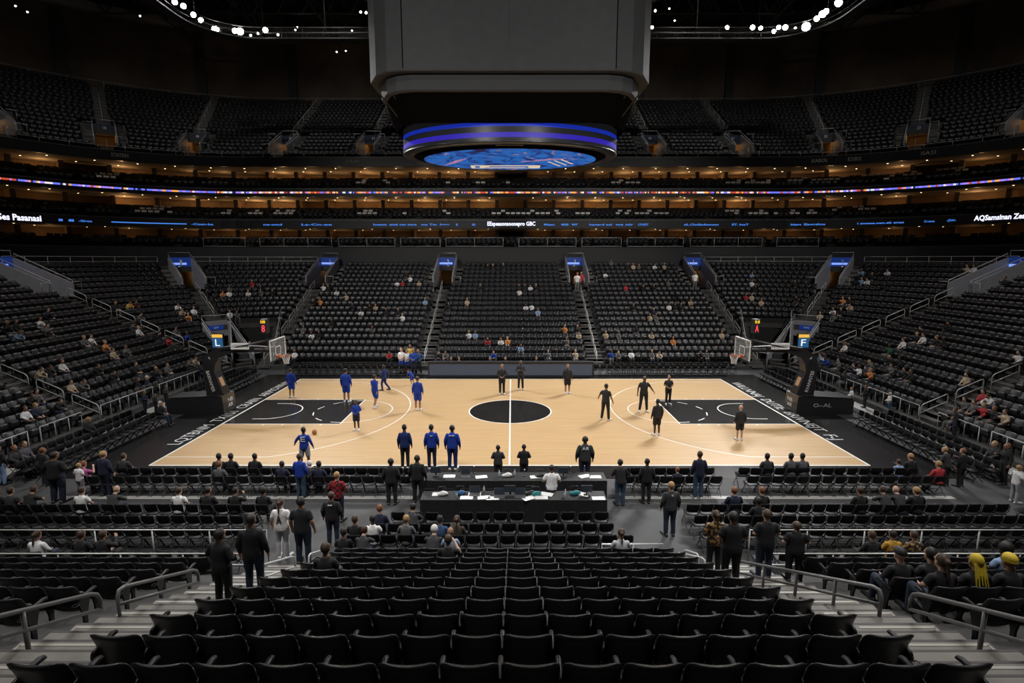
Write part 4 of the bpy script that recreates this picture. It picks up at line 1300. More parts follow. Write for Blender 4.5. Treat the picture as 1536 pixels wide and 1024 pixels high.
for z0, z1 in ((9.3, 11.25), (12.0, 14.45), (15.1, 17.45)):
    mb = MB(); UPP.sweep(mb, [(24.0, z0), (24.0, z1), (24.2, z1), (24.2, z0)], **KW); struct('wall_suite_back', mb, M_SUITEW)
for z0, z1 in ((9.3, 10.25), (12.5, 13.55), (15.6, 16.6)):
    mb = MB(); UPP.sweep(mb, [(21.3, z0), (21.3, z1), (21.45, z1), (21.45, z0)], **KW); struct('wall_suite_dark_mask', mb, M_BLK)  # added dark band hiding the lit lower half of the suite backs
# partition walls, columns, warm lamps per bay
WARM = (1.0, 0.58, 0.26)
M_DOWN = mat('warm_lamp', (1, .8, .5), .5, emit=(1.0, 0.72, 0.40), estr=8)
def partition(z0, z1, r0):
    b = MB()
    b.prism([(r0, z0), (24.0, z0), (24.0, z1), (r0, z1)], lambda p: (-0.06, p[0], p[1]), lambda p: (0.06, p[0], p[1]))
    return b.mesh('partition_wall', M_SUITEW)
lamp_dat = []
me_lamp = MB().lathe([(0.07, 0), (0.075, -0.015), (0.02, -0.02)], seg=10).mesh('lens', M_DOWN)
me_lampr = MB().lathe([(0.11, 0.0), (0.11, -0.012), (0.08, -0.014), (0.08, 0.0)], seg=12).mesh('downlight', M_IRON)
LVN = ('lower', 'middle', 'upper')
for lv, (z0, z1) in enumerate(((9.3, 11.2), (12.0, 14.4), (15.1, 17.35))):
    pm_ = partition(z0, z1 + .03, 22.3)
    cm_ = MB().box((0, 21.65, (z0 + z1) / 2), (0.38, 0.3, z1 - z0 + .05)).mesh('column', M_PART)
    for sg in (-1, 1):
        s = BAY / 2
        q = 0
        while s < 58:
            x, y, nx, ny = UPP.at(sg * s, 18.0)
            rz = math.atan2(ny, nx) - PI / 2
            if (q * 7 + lv * 3) % 5 < 3:
                o = obj('partition_wall', pm_, kind='structure'); o.location = (x - 18.0 * nx, y - 18.0 * ny, 0); o.rotation_euler = (0, 0, rz)
            o = obj('column_suite', cm_, kind='structure'); o.location = (x - 18.0 * nx, y - 18.0 * ny, 0); o.rotation_euler = (0, 0, rz)
            for j, (ds, dr) in enumerate(((1.0, 1.2), (2.2, 3.3))):
                if lv == 0 and j == 0 and q % 2: continue
                x2, y2, nx2, ny2 = UPP.at(sg * (s + ds + rnd.uniform(-.3, .3)), 18.0)
                t = thing('ceiling_downlight', f"small warm downlight in the {nth(q + 1)} {LVN[lv]} suite from centre, {('front', 'rear')[j]} lamp, {side(sg)} side", 'ceiling light', (x2 + nx2 * dr, y2 + ny2 * dr, z1 + .018), 0, LVN[lv] + ' balcony downlights')
                obj('lamp_ring', me_lampr, t); obj('lens', me_lamp, t)
            lamp_dat.append((lv, sg, s + 1.6, z0, z1, q))
            s += BAY; q += 1
for lv, sg, s, z0, z1, q in lamp_dat:
    if q % 2 and s > 34: continue
    L = bpy.data.lights.new('suite_lamp', 'POINT')
    L.shadow_soft_size = .12
    L.energy = (9, 40, 26)[lv] * rnd.choice((.25, .6, 1.0, 1.0, 1.4))
    L.color = WARM
    x, y, nx, ny = UPP.at(sg * s, 18.0 + 4.0)
    o = bpy.data.objects.new('suite_lamp', L); COL.objects.link(o)
    o.location = (x, y, z1 - .75)
# white cloths laid over suite seats, as the photo shows in loose clusters
cl_mesh = MB().loft([[(-.2, -.04, .60), (.2, -.04, .60), (.2, .20, .60), (-.2, .20, .60)], [(-.21, -.12, .86), (.21, -.12, .86), (.21, .02, .86), (-.21, .02, .86)], [(-.2, -.1, .875), (.2, -.1, .875), (.2, 0, .875), (-.2, 0, .875)]]).mesh('white_cloth', mat('cloth_white_cover', (.82, .79, .78), .8))
spool = [s for s in SEATS if s['zone'] == 'suite']
nq = {}
for X0, X1, Y, n in ((143, 182, 262, 7), (200, 250, 322, 9), (232, 250, 318, 3), (335, 346, 322, 3), (370, 392, 322, 4), (408, 440, 325, 7), (536, 560, 323, 6), (606, 612, 322, 1), (665, 672, 324, 2), (735, 825, 323, 12), (832, 840, 322, 2), (865, 880, 322, 3), (925, 945, 320, 4), (952, 1000, 322, 7),
                     (530, 545, 278, 3), (575, 583, 278, 2), (668, 672, 279, 1), (713, 722, 279, 2), (760, 765, 280, 1), (915, 960, 276, 6), (1090, 1162, 272, 11), (1180, 1268, 268, 10), (1292, 1385, 258, 12), (1410, 1450, 246, 6), (1088, 1110, 316, 4), (1120, 1162, 318, 6), (1180, 1225, 318, 6), (1250, 1258, 312, 2), (1280, 1310, 310, 5)):
    for k in range(n):
        p = snap([s for s in spool if s['in']], X0 + (X1 - X0) * (k + .5) / n, Y, .86, 0, 12)
        if not p: continue
        sg = side(p['x'])
        lvn = 'middle' if p['z'] < 14 else 'upper'
        kk = (sg, lvn); nq[kk] = nq.get(kk, 0) + 1
        o = obj('seat_cloth', cl_mesh, None, (p['x'], p['y'], p['z']), p['yaw'])
        tag(o, f"white cloth over a {lvn} balcony seat, {'front' if p['row'] == 0 else 'second' if p['row'] == 1 else 'third'} row, {sg} side, {nth(nq[kk])} cloth along", 'cloth', 'white cloths on the balcony seats')
# thin ribbon display round the middle fascia: segments of coloured light
rib = [mat('ribbon_' + n_, (0.01, 0.01, 0.02), .5, emit=c, estr=e) for n_, c, e in (('blue', (0.12, 0.16, 0.9), 1.3), ('orange', (0.9, 0.35, 0.08), 1.2), ('white', (0.8, 0.75, 0.8), 1.1), ('violet', (0.35, 0.2, 0.8), 1.2), ('red', (0.6, 0.07, 0.04), 1.0), ('dark', (0.02, 0.03, 0.12), .6))]
mb = MB()
s = -62.0
while s < 62:
    L_ = rnd.choice((0.12, 0.2, 0.3, 0.16))
    far = abs(s) > 26
    mi = rnd.choices(range(6), weights=((6, 2, 3, 5, 2, 1) if far else (2, 6, 2, 1, 4, 3)))[0]
    n_ = 1 if abs(s) < 25 else 2
    for k in range(n_):
        a, c2 = s + L_ * k / n_, s + L_ * (k + 1) / n_
        p, q = UPP.at(a, 17.96), UPP.at(c2, 17.96)
        mb.quad((p[0], p[1], 14.72), (q[0], q[1], 14.72), (q[0], q[1], 14.88), (p[0], p[1], 14.88), mi)
    s += L_
o = obj('ribbon_display', mb.mesh('ribbon_display', rib)); tag(o, 'thin glowing multicoloured ribbon display running round the whole middle balcony front', 'LED ribbon')
# words and lit dashes on the lower fascia
M_LEDW = mat('led_white', (.1, .1, .12), .5, emit=(0.75, 0.78, 0.95), estr=1.5)
M_LEDB = mat('led_blue', (.01, .02, .1), .5, emit=(0.06, 0.22, 0.75), estr=1.0)
def fascia_text(txt, X0, X1, z, h, m, label):
    """bend the words round the balcony front between two photo columns"""
    def s_at(X):
        lo, hi = -64.0, 64.0
        for _ in range(50):
            md = (lo + hi) / 2
            x, y, *_r = UPP.at(md, 17.95)
            if px(x, y, z)[0] < X: lo = md
            else: hi = md
        return (lo + hi) / 2
    a, c = s_at(X0), s_at(X1)
    me = fit_text(txt, c - a, h, m, 0.0, 0.03)
    for v in me.vertices:
        sx, zz = v.co.x, v.co.y
        x, y, nx, ny = UPP.at((a + c) / 2 + sx, 17.95)
        v.co = (x, y, z + zz)
    o = obj('fascia_words', me); tag(o, label, 'LED sign')
fascia_text('EEspeasonsoonepro GBC', 731, 803, 11.63, 0.55, M_LEDW, 'white lit words on the lower balcony front at the very centre')
fascia_text('S Ses Pasanasi', -14, 62, 11.66, 0.55, M_LEDW, 'large white lit words on the lower balcony front above the blue-team corner')
fascia_text('AQSamsinan Zeans', 1461, 1548, 11.66, 0.55, M_LEDW, 'large white lit words on the lower balcony front above the black-team corner')
for X0, X1, txt in ((167, 280, '________'), (287, 320, '-Csen-ba'), (395, 423, 'ne-wnd'), (452, 498, 'Ls-Cn-ee'), (560, 580, 'loesm'), (584, 625, 'amsi cen onre'), (632, 655, 'ms Tm'), (659, 674, 'Jesu'), (684, 687, 'B'), (708, 713, 'ss'), (816, 832, 'Maan'), (842, 853, 'MSB'), (857, 867, 'wr'), (884, 918, 'hanard ael'), (923, 950, 'ws nir'), (957, 973, 'CNSIT'),
                    (1026, 1078, 'siL.Chnlliadiennssn'), (1098, 1123, 'ET. lmsT'), (1186, 1202, 'lnlaare'), (1206, 1238, 'Elawrehne'), (1286, 1356, 'i smeee.oan.eb anas'), (1386, 1402, 'C-one'), (1420, 1434, '-ZW-'), (88, 94, '--'), (103, 111, '--'), (118, 138, '-Gron'), (20 + 49, 20 + 50, '')):
    if txt:
        fascia_text(txt, X0, X1, 11.6, 0.2 if '_' not in txt else 0.1, M_LEDB, f"small blue lit words on the lower balcony front, {nth(abs(X0 - 767) // 14 + 1)} place from centre, {side(X0 - 767)} side")
for X0, X1, txt in ((1218, 1242, 'KABOL'), (1382, 1404, 'IIASI'), (1272, 1292, 'ESBS'), (167, 193, 'ETATERS'), (519, 538, 'EVRAN')):
    def s_at(X, z=17.9):
        lo, hi = -64.0, 64.0
        for _ in range(50):
            md = (lo + hi) / 2
            if px(*UPP.at(md, 17.95)[:2], z)[0] < X: lo = md
            else: hi = md
        return lo
    a, c = s_at(X0), s_at(X1)
    me = fit_text(txt, abs(c - a), 0.34, mat('fascia_sign_grey', (0.35, 0.35, 0.34), .6), 0.0)
    for v in me.vertices:
        x, y, *_r = UPP.at((a + c) / 2 + v.co.x, 17.95)
        v.co = (x, y, 17.85 + v.co.y)
    o = obj('section_sign', me); tag(o, f"pale section sign on the upper deck front, {nth(abs(X0 - 767) // 50 + 1)} place from centre, {side(X0 - 767)} side", 'sign')
# ================================================================== stairwell portals
M_PGREY = mat('portal_wall_grey', (0.30, 0.30, 0.33), 0.6, var=0.08, scale=2)
M_PBLUE = mat('portal_sign_blue', (0.01, 0.03, 0.12), 0.4, emit=(0.008, 0.035, 0.22), estr=0.5)
M_PNAVY = mat('portal_sign_navy', (0.02, 0.028, 0.06), 0.5)
M_PGLOW = mat('portal_sign_strip', (0.1, 0.15, 0.4), 0.4, emit=(0.22, 0.36, 1.0), estr=1.0)
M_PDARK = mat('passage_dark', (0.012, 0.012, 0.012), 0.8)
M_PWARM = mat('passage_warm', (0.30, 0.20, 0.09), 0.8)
M_BULB = mat('portal_bulb', (1, .8, .5), .5, emit=(1.0, 0.78, 0.48), estr=5)
def portal(path, sv, Rref, Rf, depth, h0, htop, label, w=1.7, open_h=1.95, sign='low', warm=True, steps=None, rear_rise=None):
    x, y, nx, ny = path.at(sv, Rref)
    ox, oy = x + nx * (Rf - Rref), y + ny * (Rf - Rref)
    T = thing('stairwell_portal', label, 'stairwell entrance', (ox, oy, h0), math.atan2(ny, nx) - PI / 2, 'stairwell portals')
    H = htop - h0
    hw = w / 2
    for sx in (-1, 1):
        b = MB(); b.prism([(0, -.4), (depth, -.4), (depth, H + .05), (depth - .1, H + .05), (0.0, 0.95)], lambda p: (sx * hw, p[0], p[1]), lambda p: (sx * (hw + .12), p[0], p[1]))
        obj('side_wall', b.mesh('side_wall', M_PGREY), T)
        b = MB(); b.tube([(sx * (hw + .06), 0.03, 0.1), (sx * (hw + .06), 0.03, 1.15), (sx * (hw + .06), depth - .1, H + .35), (sx * (hw + .06), depth - .05, H + .02)], 0.03, 5)
        if sign == 'up':
            b.tube([(sx * (hw + .06), depth * .55, H * .75 + .55), (sx * (hw + .75), depth * .55, H * .75 + .55), (sx * (hw + .75), depth * .55, H * .75 - .2)], 0.025, 5)
            b.tube([(sx * (hw + .06), 0.03, 1.1), (sx * (hw + .8), 0.03, 1.1), (sx * (hw + .8), 0.03, .3)], 0.025, 5)
        else:
            b.tube([(sx * (hw + .06), 0.03, 1.05), (sx * (hw + .8), 0.03, 1.05), (sx * (hw + .8), 0.03, 0.2)], 0.025, 5)
        obj('hand_rail', b.mesh('hand_rail', M_RAIL, True), T)
    b = MB(); b.box((0, depth + .1, (open_h + H) / 2 + .05), (w, 0.2, H - open_h + .1)); l_ = obj('lintel', b.mesh('lintel', M_PNAVY if sign == 'up' else M_PGREY if sign == 'ramp' else M_PBLUE), T)
    if sign == 'ramp':
        sh = H - open_h
        b = MB(); b.box((0.05, depth - .02, open_h + sh * .62), (1.1, .04, .36)); s_ = obj('sign_panel', b.mesh('sign_panel', M_PBLUE), l_)
        o_ = obj('lettering', fit_text('ISW' if rnd.random() < .5 else '2F', .4, .14, M_SIGNW), s_); o_.location = (0.05, depth - .045, open_h + sh * .62); o_.rotation_euler = (PI / 2, 0, 0)
    elif sign != 'up':
        sh = H - open_h
        b = MB(); b.quad((-hw + .05, depth - .012, open_h + sh * .22), (hw - .35, depth - .012, open_h + sh * .22), (hw - .35, depth - .012, open_h + sh * .48), (-hw + .05, depth - .012, open_h + sh * .48)); obj('lit_strip', b.mesh('lit_strip', M_PGLOW), l_)
        o_ = obj('lettering', fit_text(rnd.choice('143'), .18, sh * .7, M_SIGNW), l_); o_.location = (0.05, depth - .02, (open_h + H) / 2); o_.rotation_euler = (PI / 2, 0, 0)
    else:
        o_ = obj('lettering', fit_text(rnd.choice(('23', '8', '10', '31')), .28, .25, M_SIGNW), l_); o_.location = (0.05, depth - .02, (open_h + H) / 2 + .1); o_.rotation_euler = (PI / 2, 0, 0)
    b = MB()
    z1 = open_h
    D2 = depth + 2.6
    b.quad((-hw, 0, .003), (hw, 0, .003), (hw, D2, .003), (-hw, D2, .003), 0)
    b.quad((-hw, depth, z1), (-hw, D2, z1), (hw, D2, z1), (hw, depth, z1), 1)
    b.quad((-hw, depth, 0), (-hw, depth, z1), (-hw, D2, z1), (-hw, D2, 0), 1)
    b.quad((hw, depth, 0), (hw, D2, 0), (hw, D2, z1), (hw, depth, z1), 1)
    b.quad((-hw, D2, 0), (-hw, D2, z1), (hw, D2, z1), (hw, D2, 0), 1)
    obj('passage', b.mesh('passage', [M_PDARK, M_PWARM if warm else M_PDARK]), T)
    b = MB(); b.tube([(-hw, depth + .05, H + .1), (-hw, depth + .05, H + .55), (hw, depth + .05, H + .55), (hw, depth + .05, H + .1)], 0.03, 5)
    obj('top_rail', b.mesh('top_rail', M_RAIL, True), T)
    if warm:
        b = MB(); b.lathe([(0.07, z1 - .01), (0.075, z1 - .03), (0.03, z1 - .05)], c=(0, depth + .4, 0), seg=8); obj('passage_lamp', b.mesh('passage_lamp', M_BULB), T)
        L = bpy.data.lights.new('passage_light', 'POINT'); L.energy = 9 if sign == 'up' else 4; L.color = WARM; L.shadow_soft_size = 0.1
        o = bpy.data.objects.new('passage_light', L); COL.objects.link(o); o.parent = T; o.location = (0, depth + .6, z1 - .25)
    if steps:
        rise, run, n = steps
        for sx in (-1, 1):
            b = MB()
            for k in range(n):
                for q in (0, 1):
                    hh = rise * k + rise / 2 * q
                    b.box((sx * (hw + .45), run * k + run / 2 * q + run / 4, hh - .1 + .02), (0.6, run / 2, 0.2))
            obj('side_steps', b.mesh('side_steps', M_STEP), T)
    return T
PN = {('x', 6.4): 'centre block', ('x', 18.3): 'outer far block', ('f', 45): 'corner', ('y', 9.3): 'end stand'}
for a in LAISLE:
    if (a[0], a[1]) in PN:
        portal(LOW, LOW.s_of(a, RB[VOM0]), RB[VOM0], RB[VOM0] - .68, 5 * RUN, TREAD[VOM0], 7.42 + .72, f"grey stairwell portal with blue lit sign at top of {PN[(a[0], a[1])]} stairs, {side(a[2])} side", steps=(RISE, RUN, 5))
for sg in (-1, 1):
    m = ('f', 47, sg)
    portal(LOW, LOW.s_of(m, RB[1]), RB[1], RB[1] - .68, 6 * RUN, 0.02, TREAD[7] + .25, f"low ramp portal with blue sign at the bottom of the {side(sg)} corner", w=1.8, open_h=1.95, sign='ramp', warm=False)
    # the dark team tunnel: black side walls and black end
    m = ('f', 22, sg)
    x, y, nx, ny = LOW.at(LOW.s_of(m, RB[0]), RB[0])
    T = thing('team_tunnel', f"dark team tunnel opening with rails in the {side(sg)} corner", 'tunnel', (x - nx * .68, y - ny * .68, 0.0), math.atan2(ny, nx) - PI / 2)
    D = 7 * RUN
    for sx in (-1, 1):
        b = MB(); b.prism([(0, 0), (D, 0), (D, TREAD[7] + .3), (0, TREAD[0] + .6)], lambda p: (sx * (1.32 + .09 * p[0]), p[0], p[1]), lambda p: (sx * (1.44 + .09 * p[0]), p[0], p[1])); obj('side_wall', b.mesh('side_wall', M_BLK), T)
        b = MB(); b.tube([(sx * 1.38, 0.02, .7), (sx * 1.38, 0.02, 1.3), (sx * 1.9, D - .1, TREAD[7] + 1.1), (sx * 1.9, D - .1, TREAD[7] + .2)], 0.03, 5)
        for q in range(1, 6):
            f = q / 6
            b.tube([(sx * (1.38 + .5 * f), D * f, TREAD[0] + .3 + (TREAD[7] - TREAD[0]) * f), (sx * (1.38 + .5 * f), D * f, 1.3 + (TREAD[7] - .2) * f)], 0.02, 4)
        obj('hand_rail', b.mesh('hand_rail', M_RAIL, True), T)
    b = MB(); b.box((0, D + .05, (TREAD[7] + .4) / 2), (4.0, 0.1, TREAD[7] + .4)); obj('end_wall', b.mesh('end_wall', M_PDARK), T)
for a in UAISLE:
    q = [v for v in (5.0, 15.0, 24.0, 32.3, 38.8, 45.6, 53.0)].index(a[1]) + 1
    portal(UPP, us(a, UR[UC0]), UR[UC0], UR[UC0] - .67, 4 * URUN, UH[UC0] - .1, UH[UC1 + 1] + .35, f"upper deck stairwell portal, {nth(q)} from centre on the {side(a[2])} side", open_h=1.9, sign='up', steps=(URISE, URUN, 4))

# ================================================================== rails
def hoop_mesh(L, slope, h=0.86, r=0.024):
    b = MB()
    b.tube([(0, 0, 0), (0, 0, h - .12), (0, 0.05, h - .02), (0, .12, h + slope * .12), (0, L - .12, h + slope * (L - .12)), (0, L - .03, h - .04 + slope * L), (0, L, h - .14 + slope * L), (0, L, slope * L)], r, 6)
    b.tube([(0, 0, h * .55), (0, L, h * .55 + slope * L)], r * .8, 5)
    return b.mesh('stair_handrail', M_RAIL, True)
hm = hoop_mesh(1.25, RISE / RUN)
for a in LAISLE:
    nm = {6.4: 'centre block', 18.3: 'outer far block', 45: 'corner', 9.3: 'end stand', -2.8: 'baseline', -13.4: 'near end'}[a[1]]
    if a[1] == -13.4: continue
    q = 0
    for i in range(0, 19 if a[1] == -2.8 else 14, 2):
        if a[1] == 45 and i < 7: continue
        x, y, nx, ny = LOW.at(LOW.s_of(a, RB[i]), RB[i])
        q += 1
        o = obj('stair_handrail', hm, None, (x - nx * .6, y - ny * .6, TREAD[i]), math.atan2(ny, nx) - PI / 2)
        tag(o, f"grey tube handrail, {nm} stairs on {side(a[2])} side, {nth(q)} from the bottom", 'handrail', 'stair handrails of the lower bowl')
for a in UAISLE:
    q = [5.0, 15.0, 24.0, 32.3, 38.8, 45.6, 53.0].index(a[1]) + 1
    x, y, nx, ny = UPP.at(us(a, UR[6]), UR[6])
    b = MB(); sl = URISE / URUN; L_ = 10 * URUN
    b.tube([(0, 0, 0), (0, 0, .85), (0, L_, .85 + sl * L_), (0, L_, sl * L_)], 0.025, 5)
    for k in range(1, 5): b.tube([(0, L_ * k / 5, sl * L_ * k / 5), (0, L_ * k / 5, sl * L_ * k / 5 + .85)], 0.02, 4)
    o = obj('stair_handrail', b.mesh('stair_handrail', M_RAIL, True), None, (x - nx * .4, y - ny * .4, UH[6]), math.atan2(ny, nx) - PI / 2)
    tag(o, f"long thin handrail up the {nth(q)} upper deck stairs from centre, {side(a[2])} side", 'handrail', 'upper deck handrails')
    x, y, nx, ny = UPP.at(us(a, 18.6), 18.6)
    b = MB(); b.tube([(0, -.5, 0), (0, -.5, .95), (0, .35, 1.2), (0, .35, .2)], 0.025, 5)
    o = obj('stair_handrail', b.mesh('stair_handrail', M_RAIL, True), None, (x, y, 18.2), math.atan2(ny, nx) - PI / 2)
    tag(o, f"short handrail before the {nth(q)} upper portal from centre, {side(a[2])} side", 'handrail', 'short upper deck handrails')
def rail_run(name, path, sa, sb, R, z, h, label, bars=(1.0,), post=1.6, r=0.024, m=None):
    b = MB()
    n = max(2, int((sb - sa) / post) + 1)
    m_ = max(n, int((sb - sa) / .8))
    for f in bars:
        pts = []
        for k in range(m_ + 1):
            x, y, *_r = path.at(sa + (sb - sa) * k / m_, R)
            pts.append((x, y, z + h * f))
        b.tube(pts, r, 5)
    for k in range(n):
        x, y, *_r = path.at(sa + (sb - sa) * k / (n - 1), R)
        b.tube([(x, y, z), (x, y, z + h)], r * .9, 5)
    o = obj('guard_rail', b.mesh('guard_rail', m or M_RAIL, True)); tag(o, label, 'guard rail')
    return o
for sg in (-1, 1):
    for q, (s0, s1) in enumerate(((0.8, 6.6), (7.2, 11.2), (11.8, 17.5), (18.2, 25.5), (27.0, 31.0))):
        rail_run('guard_rail', UPP, min(sg * s0, sg * s1), max(sg * s0, sg * s1), 16.9, 9.28, 0.95, f"{nth(q + 1)} guard rail from centre on top of the dark loge wall, {side(sg)} side", bars=(1.0, .1), post=2.4)
    mk = [LOW.s_of(('x', 18.3, 1), 17.6) + 1.3, LOW.s_of(('f', 45, 1), 17.6) - 1.3, LOW.s_of(('f', 45, 1), 17.6) + 1.3, LOW.s_of(('y', 9.3, 1), 17.6) - 1.3]
    for q in (0, 1):
        s0, s1 = mk[2 * q], mk[2 * q + 1]
        rail_run('guard_rail', LOW, min(sg * s0, sg * s1), max(sg * s0, sg * s1), 17.1, 7.4, 0.9, f"guard rail behind the top row of the {side(sg)} {('inner corner', 'end corner')[q]} seats", bars=(1.0, .55), post=1.5)
    rail_run('guard_rail', UPP, min(sg * .3, sg * 52), max(sg * .3, sg * 52), 18.15, 18.25, 0.42, f"long low guard rail along the upper deck front on the {side(sg)} side", post=2.0, r=.018)
    rail_run('guard_rail', UPP, min(sg * .3, sg * 60), max(sg * .3, sg * 60), UR[16] + .3, UH[16] + .4, 0.75, f"long guard rail behind the top upper deck row on the {side(sg)} side", post=3.0, r=.022)
    # straight rails in front of the end stands
    for q, (y0, y1) in enumerate(((-10.4, -6.2), (-5.6, -3.4), (-2.2, 1.6), (2.2, 6.2))):
        b = MB()
        for z in (.95, .22): b.tube([(sg * 20.3, y0, z), (sg * 20.3, y1, z)], .024, 5)
        n = int((y1 - y0) / .75) + 1
        for k in range(n + 1): b.tube([(sg * 20.3, y0 + (y1 - y0) * k / n, 0), (sg * 20.3, y0 + (y1 - y0) * k / n, .95)], .016 if k % 2 else .022, 5)
        o = obj('guard_rail', b.mesh('guard_rail', M_RAIL, True)); tag(o, f"{nth(4 - q)} guard rail from the far corner before the {side(sg)} end stand", 'guard rail')
    # rails of the platform in front of the near wings
    for q, (yy, bars, nm) in enumerate(((-14.3, (.92,), 'front'), (-15.45, (.92, .62), 'rear'))):
        x0, x1 = sorted((sg * 6.5, sg * 17.3))
        b = MB()
        for f in bars: b.tube([(x0, yy, f), (x1, yy, f)], .02, 5)
        for k in range(8): b.tube([(x0 + (x1 - x0) * k / 7, yy, 0), (x0 + (x1 - x0) * k / 7, yy, .92)], .018, 5)
        o = obj('guard_rail', b.mesh('guard_rail', M_RAIL, True)); tag(o, f"long thin {nm} guard rail of the {side(sg)} platform behind the floor chairs", 'guard rail')
# near stair handrails: stout painted tubes with a mid bar
def near_rail(xs, d0, d1, label, h=0.82, r=0.03, mid=.55, m=None):
    sl = 0.458
    xa, xb = xs if isinstance(xs, tuple) else (xs, xs)
    def P(d, up): return (xa + (xb - xa) * (d - d0) / (d1 - d0), CAM[1] + d, 8.12 - (2.35 + .467 * d) + up)
    z0 = 0.0
    b = MB()
    b.tube([P(d0, 0), P(d0, h - .14), P(d0 + .04, h - .04), P(d0 + .14, h), P(d1 - .14, h), P(d1 - .04, h - .03), P(d1, h - .12), P(d1, 0.0 if d1 > 11.5 else mid)], r, 8)
    b.tube([P(d0, mid), P(d1, mid)], r * .9, 8)
    if d1 - d0 > 2.5:
        for q in (1, 2, 3): b.tube([P(d0 + (d1 - d0) * q / 4, 0), P(d0 + (d1 - d0) * q / 4, h)], r * .9, 8)
    o = obj('stair_handrail', b.mesh('stair_handrail', m or M_NEARRAIL, True)); tag(o, label, 'handrail')
for sg in (-1, 1):
    near_rail(sg * 5.95, 2.5, 7.05, f"stout grey handrail nearest the camera on the {side(sg)} near stairs")
    near_rail(sg * 5.93 if sg < 0 else (5.75, 4.95), 7.35, 9.3 if sg < 0 else 10.5, f"second stout grey handrail up the {side(sg)} near stairs")
    near_rail(-4.95 if sg < 0 else (4.4, 4.15), 9.7 if sg < 0 else 10.8, 11.3 if sg < 0 else 12.0, f"third grey handrail of the {side(sg)} near stairs, beside standing people", r=.024, m=M_RAIL)
    near_rail(sg * 4.75 if sg < 0 else 4.55, 11.6, 12.6, f"lowest short handrail at the foot of the {side(sg)} near stairs", r=.022, m=M_RAIL)
b = MB(); b.tube([(1.2, -14.45, 0), (1.2, -14.45, .9), (3.75, -14.45, .9), (3.75, -14.45, 0)], .02, 6); b.tube([(2.5, -14.45, 0), (2.5, -14.45, .9)], .018, 5)
# (short floor rail right of the centre block)
b = MB(); b.tube([(2.4, -15.0, 0), (2.4, -15.0, .92), (3.95, -15.0, .92), (3.95, -15.0, 0)], .02, 6); b.tube([(3.2, -15.0, 0), (3.2, -15.0, .92)], .018, 5)
o = obj('guard_rail', b.mesh('guard_rail', M_RAIL, True)); tag(o, 'short floor guard rail at the corner of the middle block near the grey-sweater man', 'guard rail')

# ================================================================== roof
M_ROOF = mat('roof_black', (0.012, 0.012, 0.013), 0.9)
M_BACKW = mat('wall_brown_black', (0.10, 0.08, 0.062), 0.85, var=0.35, scale=0.25)
M_TRUSS = mat('truss_grey', (0.06, 0.06, 0.062), 0.5, metal=0.4)
M_TRUSSL = mat('truss_pale', (0.32, 0.32, 0.33), 0.45, metal=0.2)
mb = MB(); mb.box((0, 6, 38.2), (130, 100, 0.4)); struct('ceiling', mb, M_ROOF)
mb = MB(); UPP.sweep(mb, [(33.2, 26.0), (33.2, 38.2), (33.5, 38.2), (33.5, 26.0)], **KW); struct('wall_back', mb, M_BACKW)
mb = MB(); UPP.sweep(mb, [(UR[16] + .13, UH[16]), (33.3, UH[16]), (33.3, UH[16] - .2), (UR[16] + .13, UH[16] - .2)], **KW); struct('floor_upper_walk', mb, M_TERR)
mb = MB(); mb.box((0, -31.5, 10), (90, 0.4, 60)); struct('wall_near', mb, M_ROOF)
mb = MB()
for sg in (-1, 1): mb.box((sg * 62, 5, 19), (0.4, 90, 40))
struct('wall_sides', mb, M_ROOF)
for sg in (-1, 1):
    for q, s in enumerate((14.5, 24.5, 34, 46, 58)):
        x, y, nx, ny = UPP.at(sg * s * 1.12, 33.0)
        b = MB(); b.box((0, 0, 32), (1.0, 0.5, 12.5)); o = struct('column_roof', b, M_DWALL); o.location = (x, y, 0); o.rotation_euler = (0, 0, math.atan2(ny, nx) - PI / 2)
mb = MB(); UPP.sweep(mb, [(30.4, 34.6), (30.4, 35.5), (31.2, 35.5), (31.2, 34.6)], **KW); o = obj('ring_beam', mb.mesh('ring_beam', M_TRUSSL)); tag(o, 'pale curved ring beam under the roof above the upper deck', 'beam')
def truss(p0, p1, depth, n, label, m=None):
    p0, p1 = Vector(p0), Vector(p1)
    d = (p1 - p0).normalized()
    a = d.cross(Vector((0, 0, 1))).normalized() * .5
    b = MB()
    for q in (-1, 1):
        b.tube([p0 + a * q, p1 + a * q], .10, 4)
    b.tube([p0 + Vector((0, 0, -depth)), p1 + Vector((0, 0, -depth))], .11, 4)
    for k in range(n):
        A, B = p0.lerp(p1, k / n), p0.lerp(p1, (k + 1) / n)
        M_ = A.lerp(B, .5) + Vector((0, 0, -depth))
        for q in (-1, 1):
            b.tube([A + a * q, M_], .05, 4); b.tube([M_, B + a * q], .05, 4)
    o = obj('roof_truss', b.mesh('roof_truss', m or M_TRUSS)); tag(o, label, 'roof truss', 'roof trusses')
for sg in (-1, 1):
    for q, X in enumerate((11, 19, 27, 36)):
        truss((sg * X, -20, 37), (sg * (X + 2), 42, 36), 2.2, 22, f"dark roof truss running front to back, {nth(q + 1)} from the scoreboard on the {side(sg)} side")
    truss((sg * 8, 30, 33), (sg * 30, 12, 33), 1.2, 12, f"slanting thin truss under the roof beyond the lamps on the {side(sg)} side", M_TRUSSL)
truss((-45, 20, 36.5), (45, 20, 36.5), 1.8, 34, 'dark roof truss running across the arena behind the scoreboard')
truss((-45, 34, 36), (45, 34, 36), 1.8, 34, 'dark roof truss running across the arena above the far upper deck')
CAT = Path(24.0, 22.0, -24.0)
b = MB()
KC = dict(nstr=10, ncor=10, nend=8)
CAT.sweep(b, [(5.0, 29.0), (5.0, 29.12), (6.1, 29.12), (6.1, 29.0)], **KC)
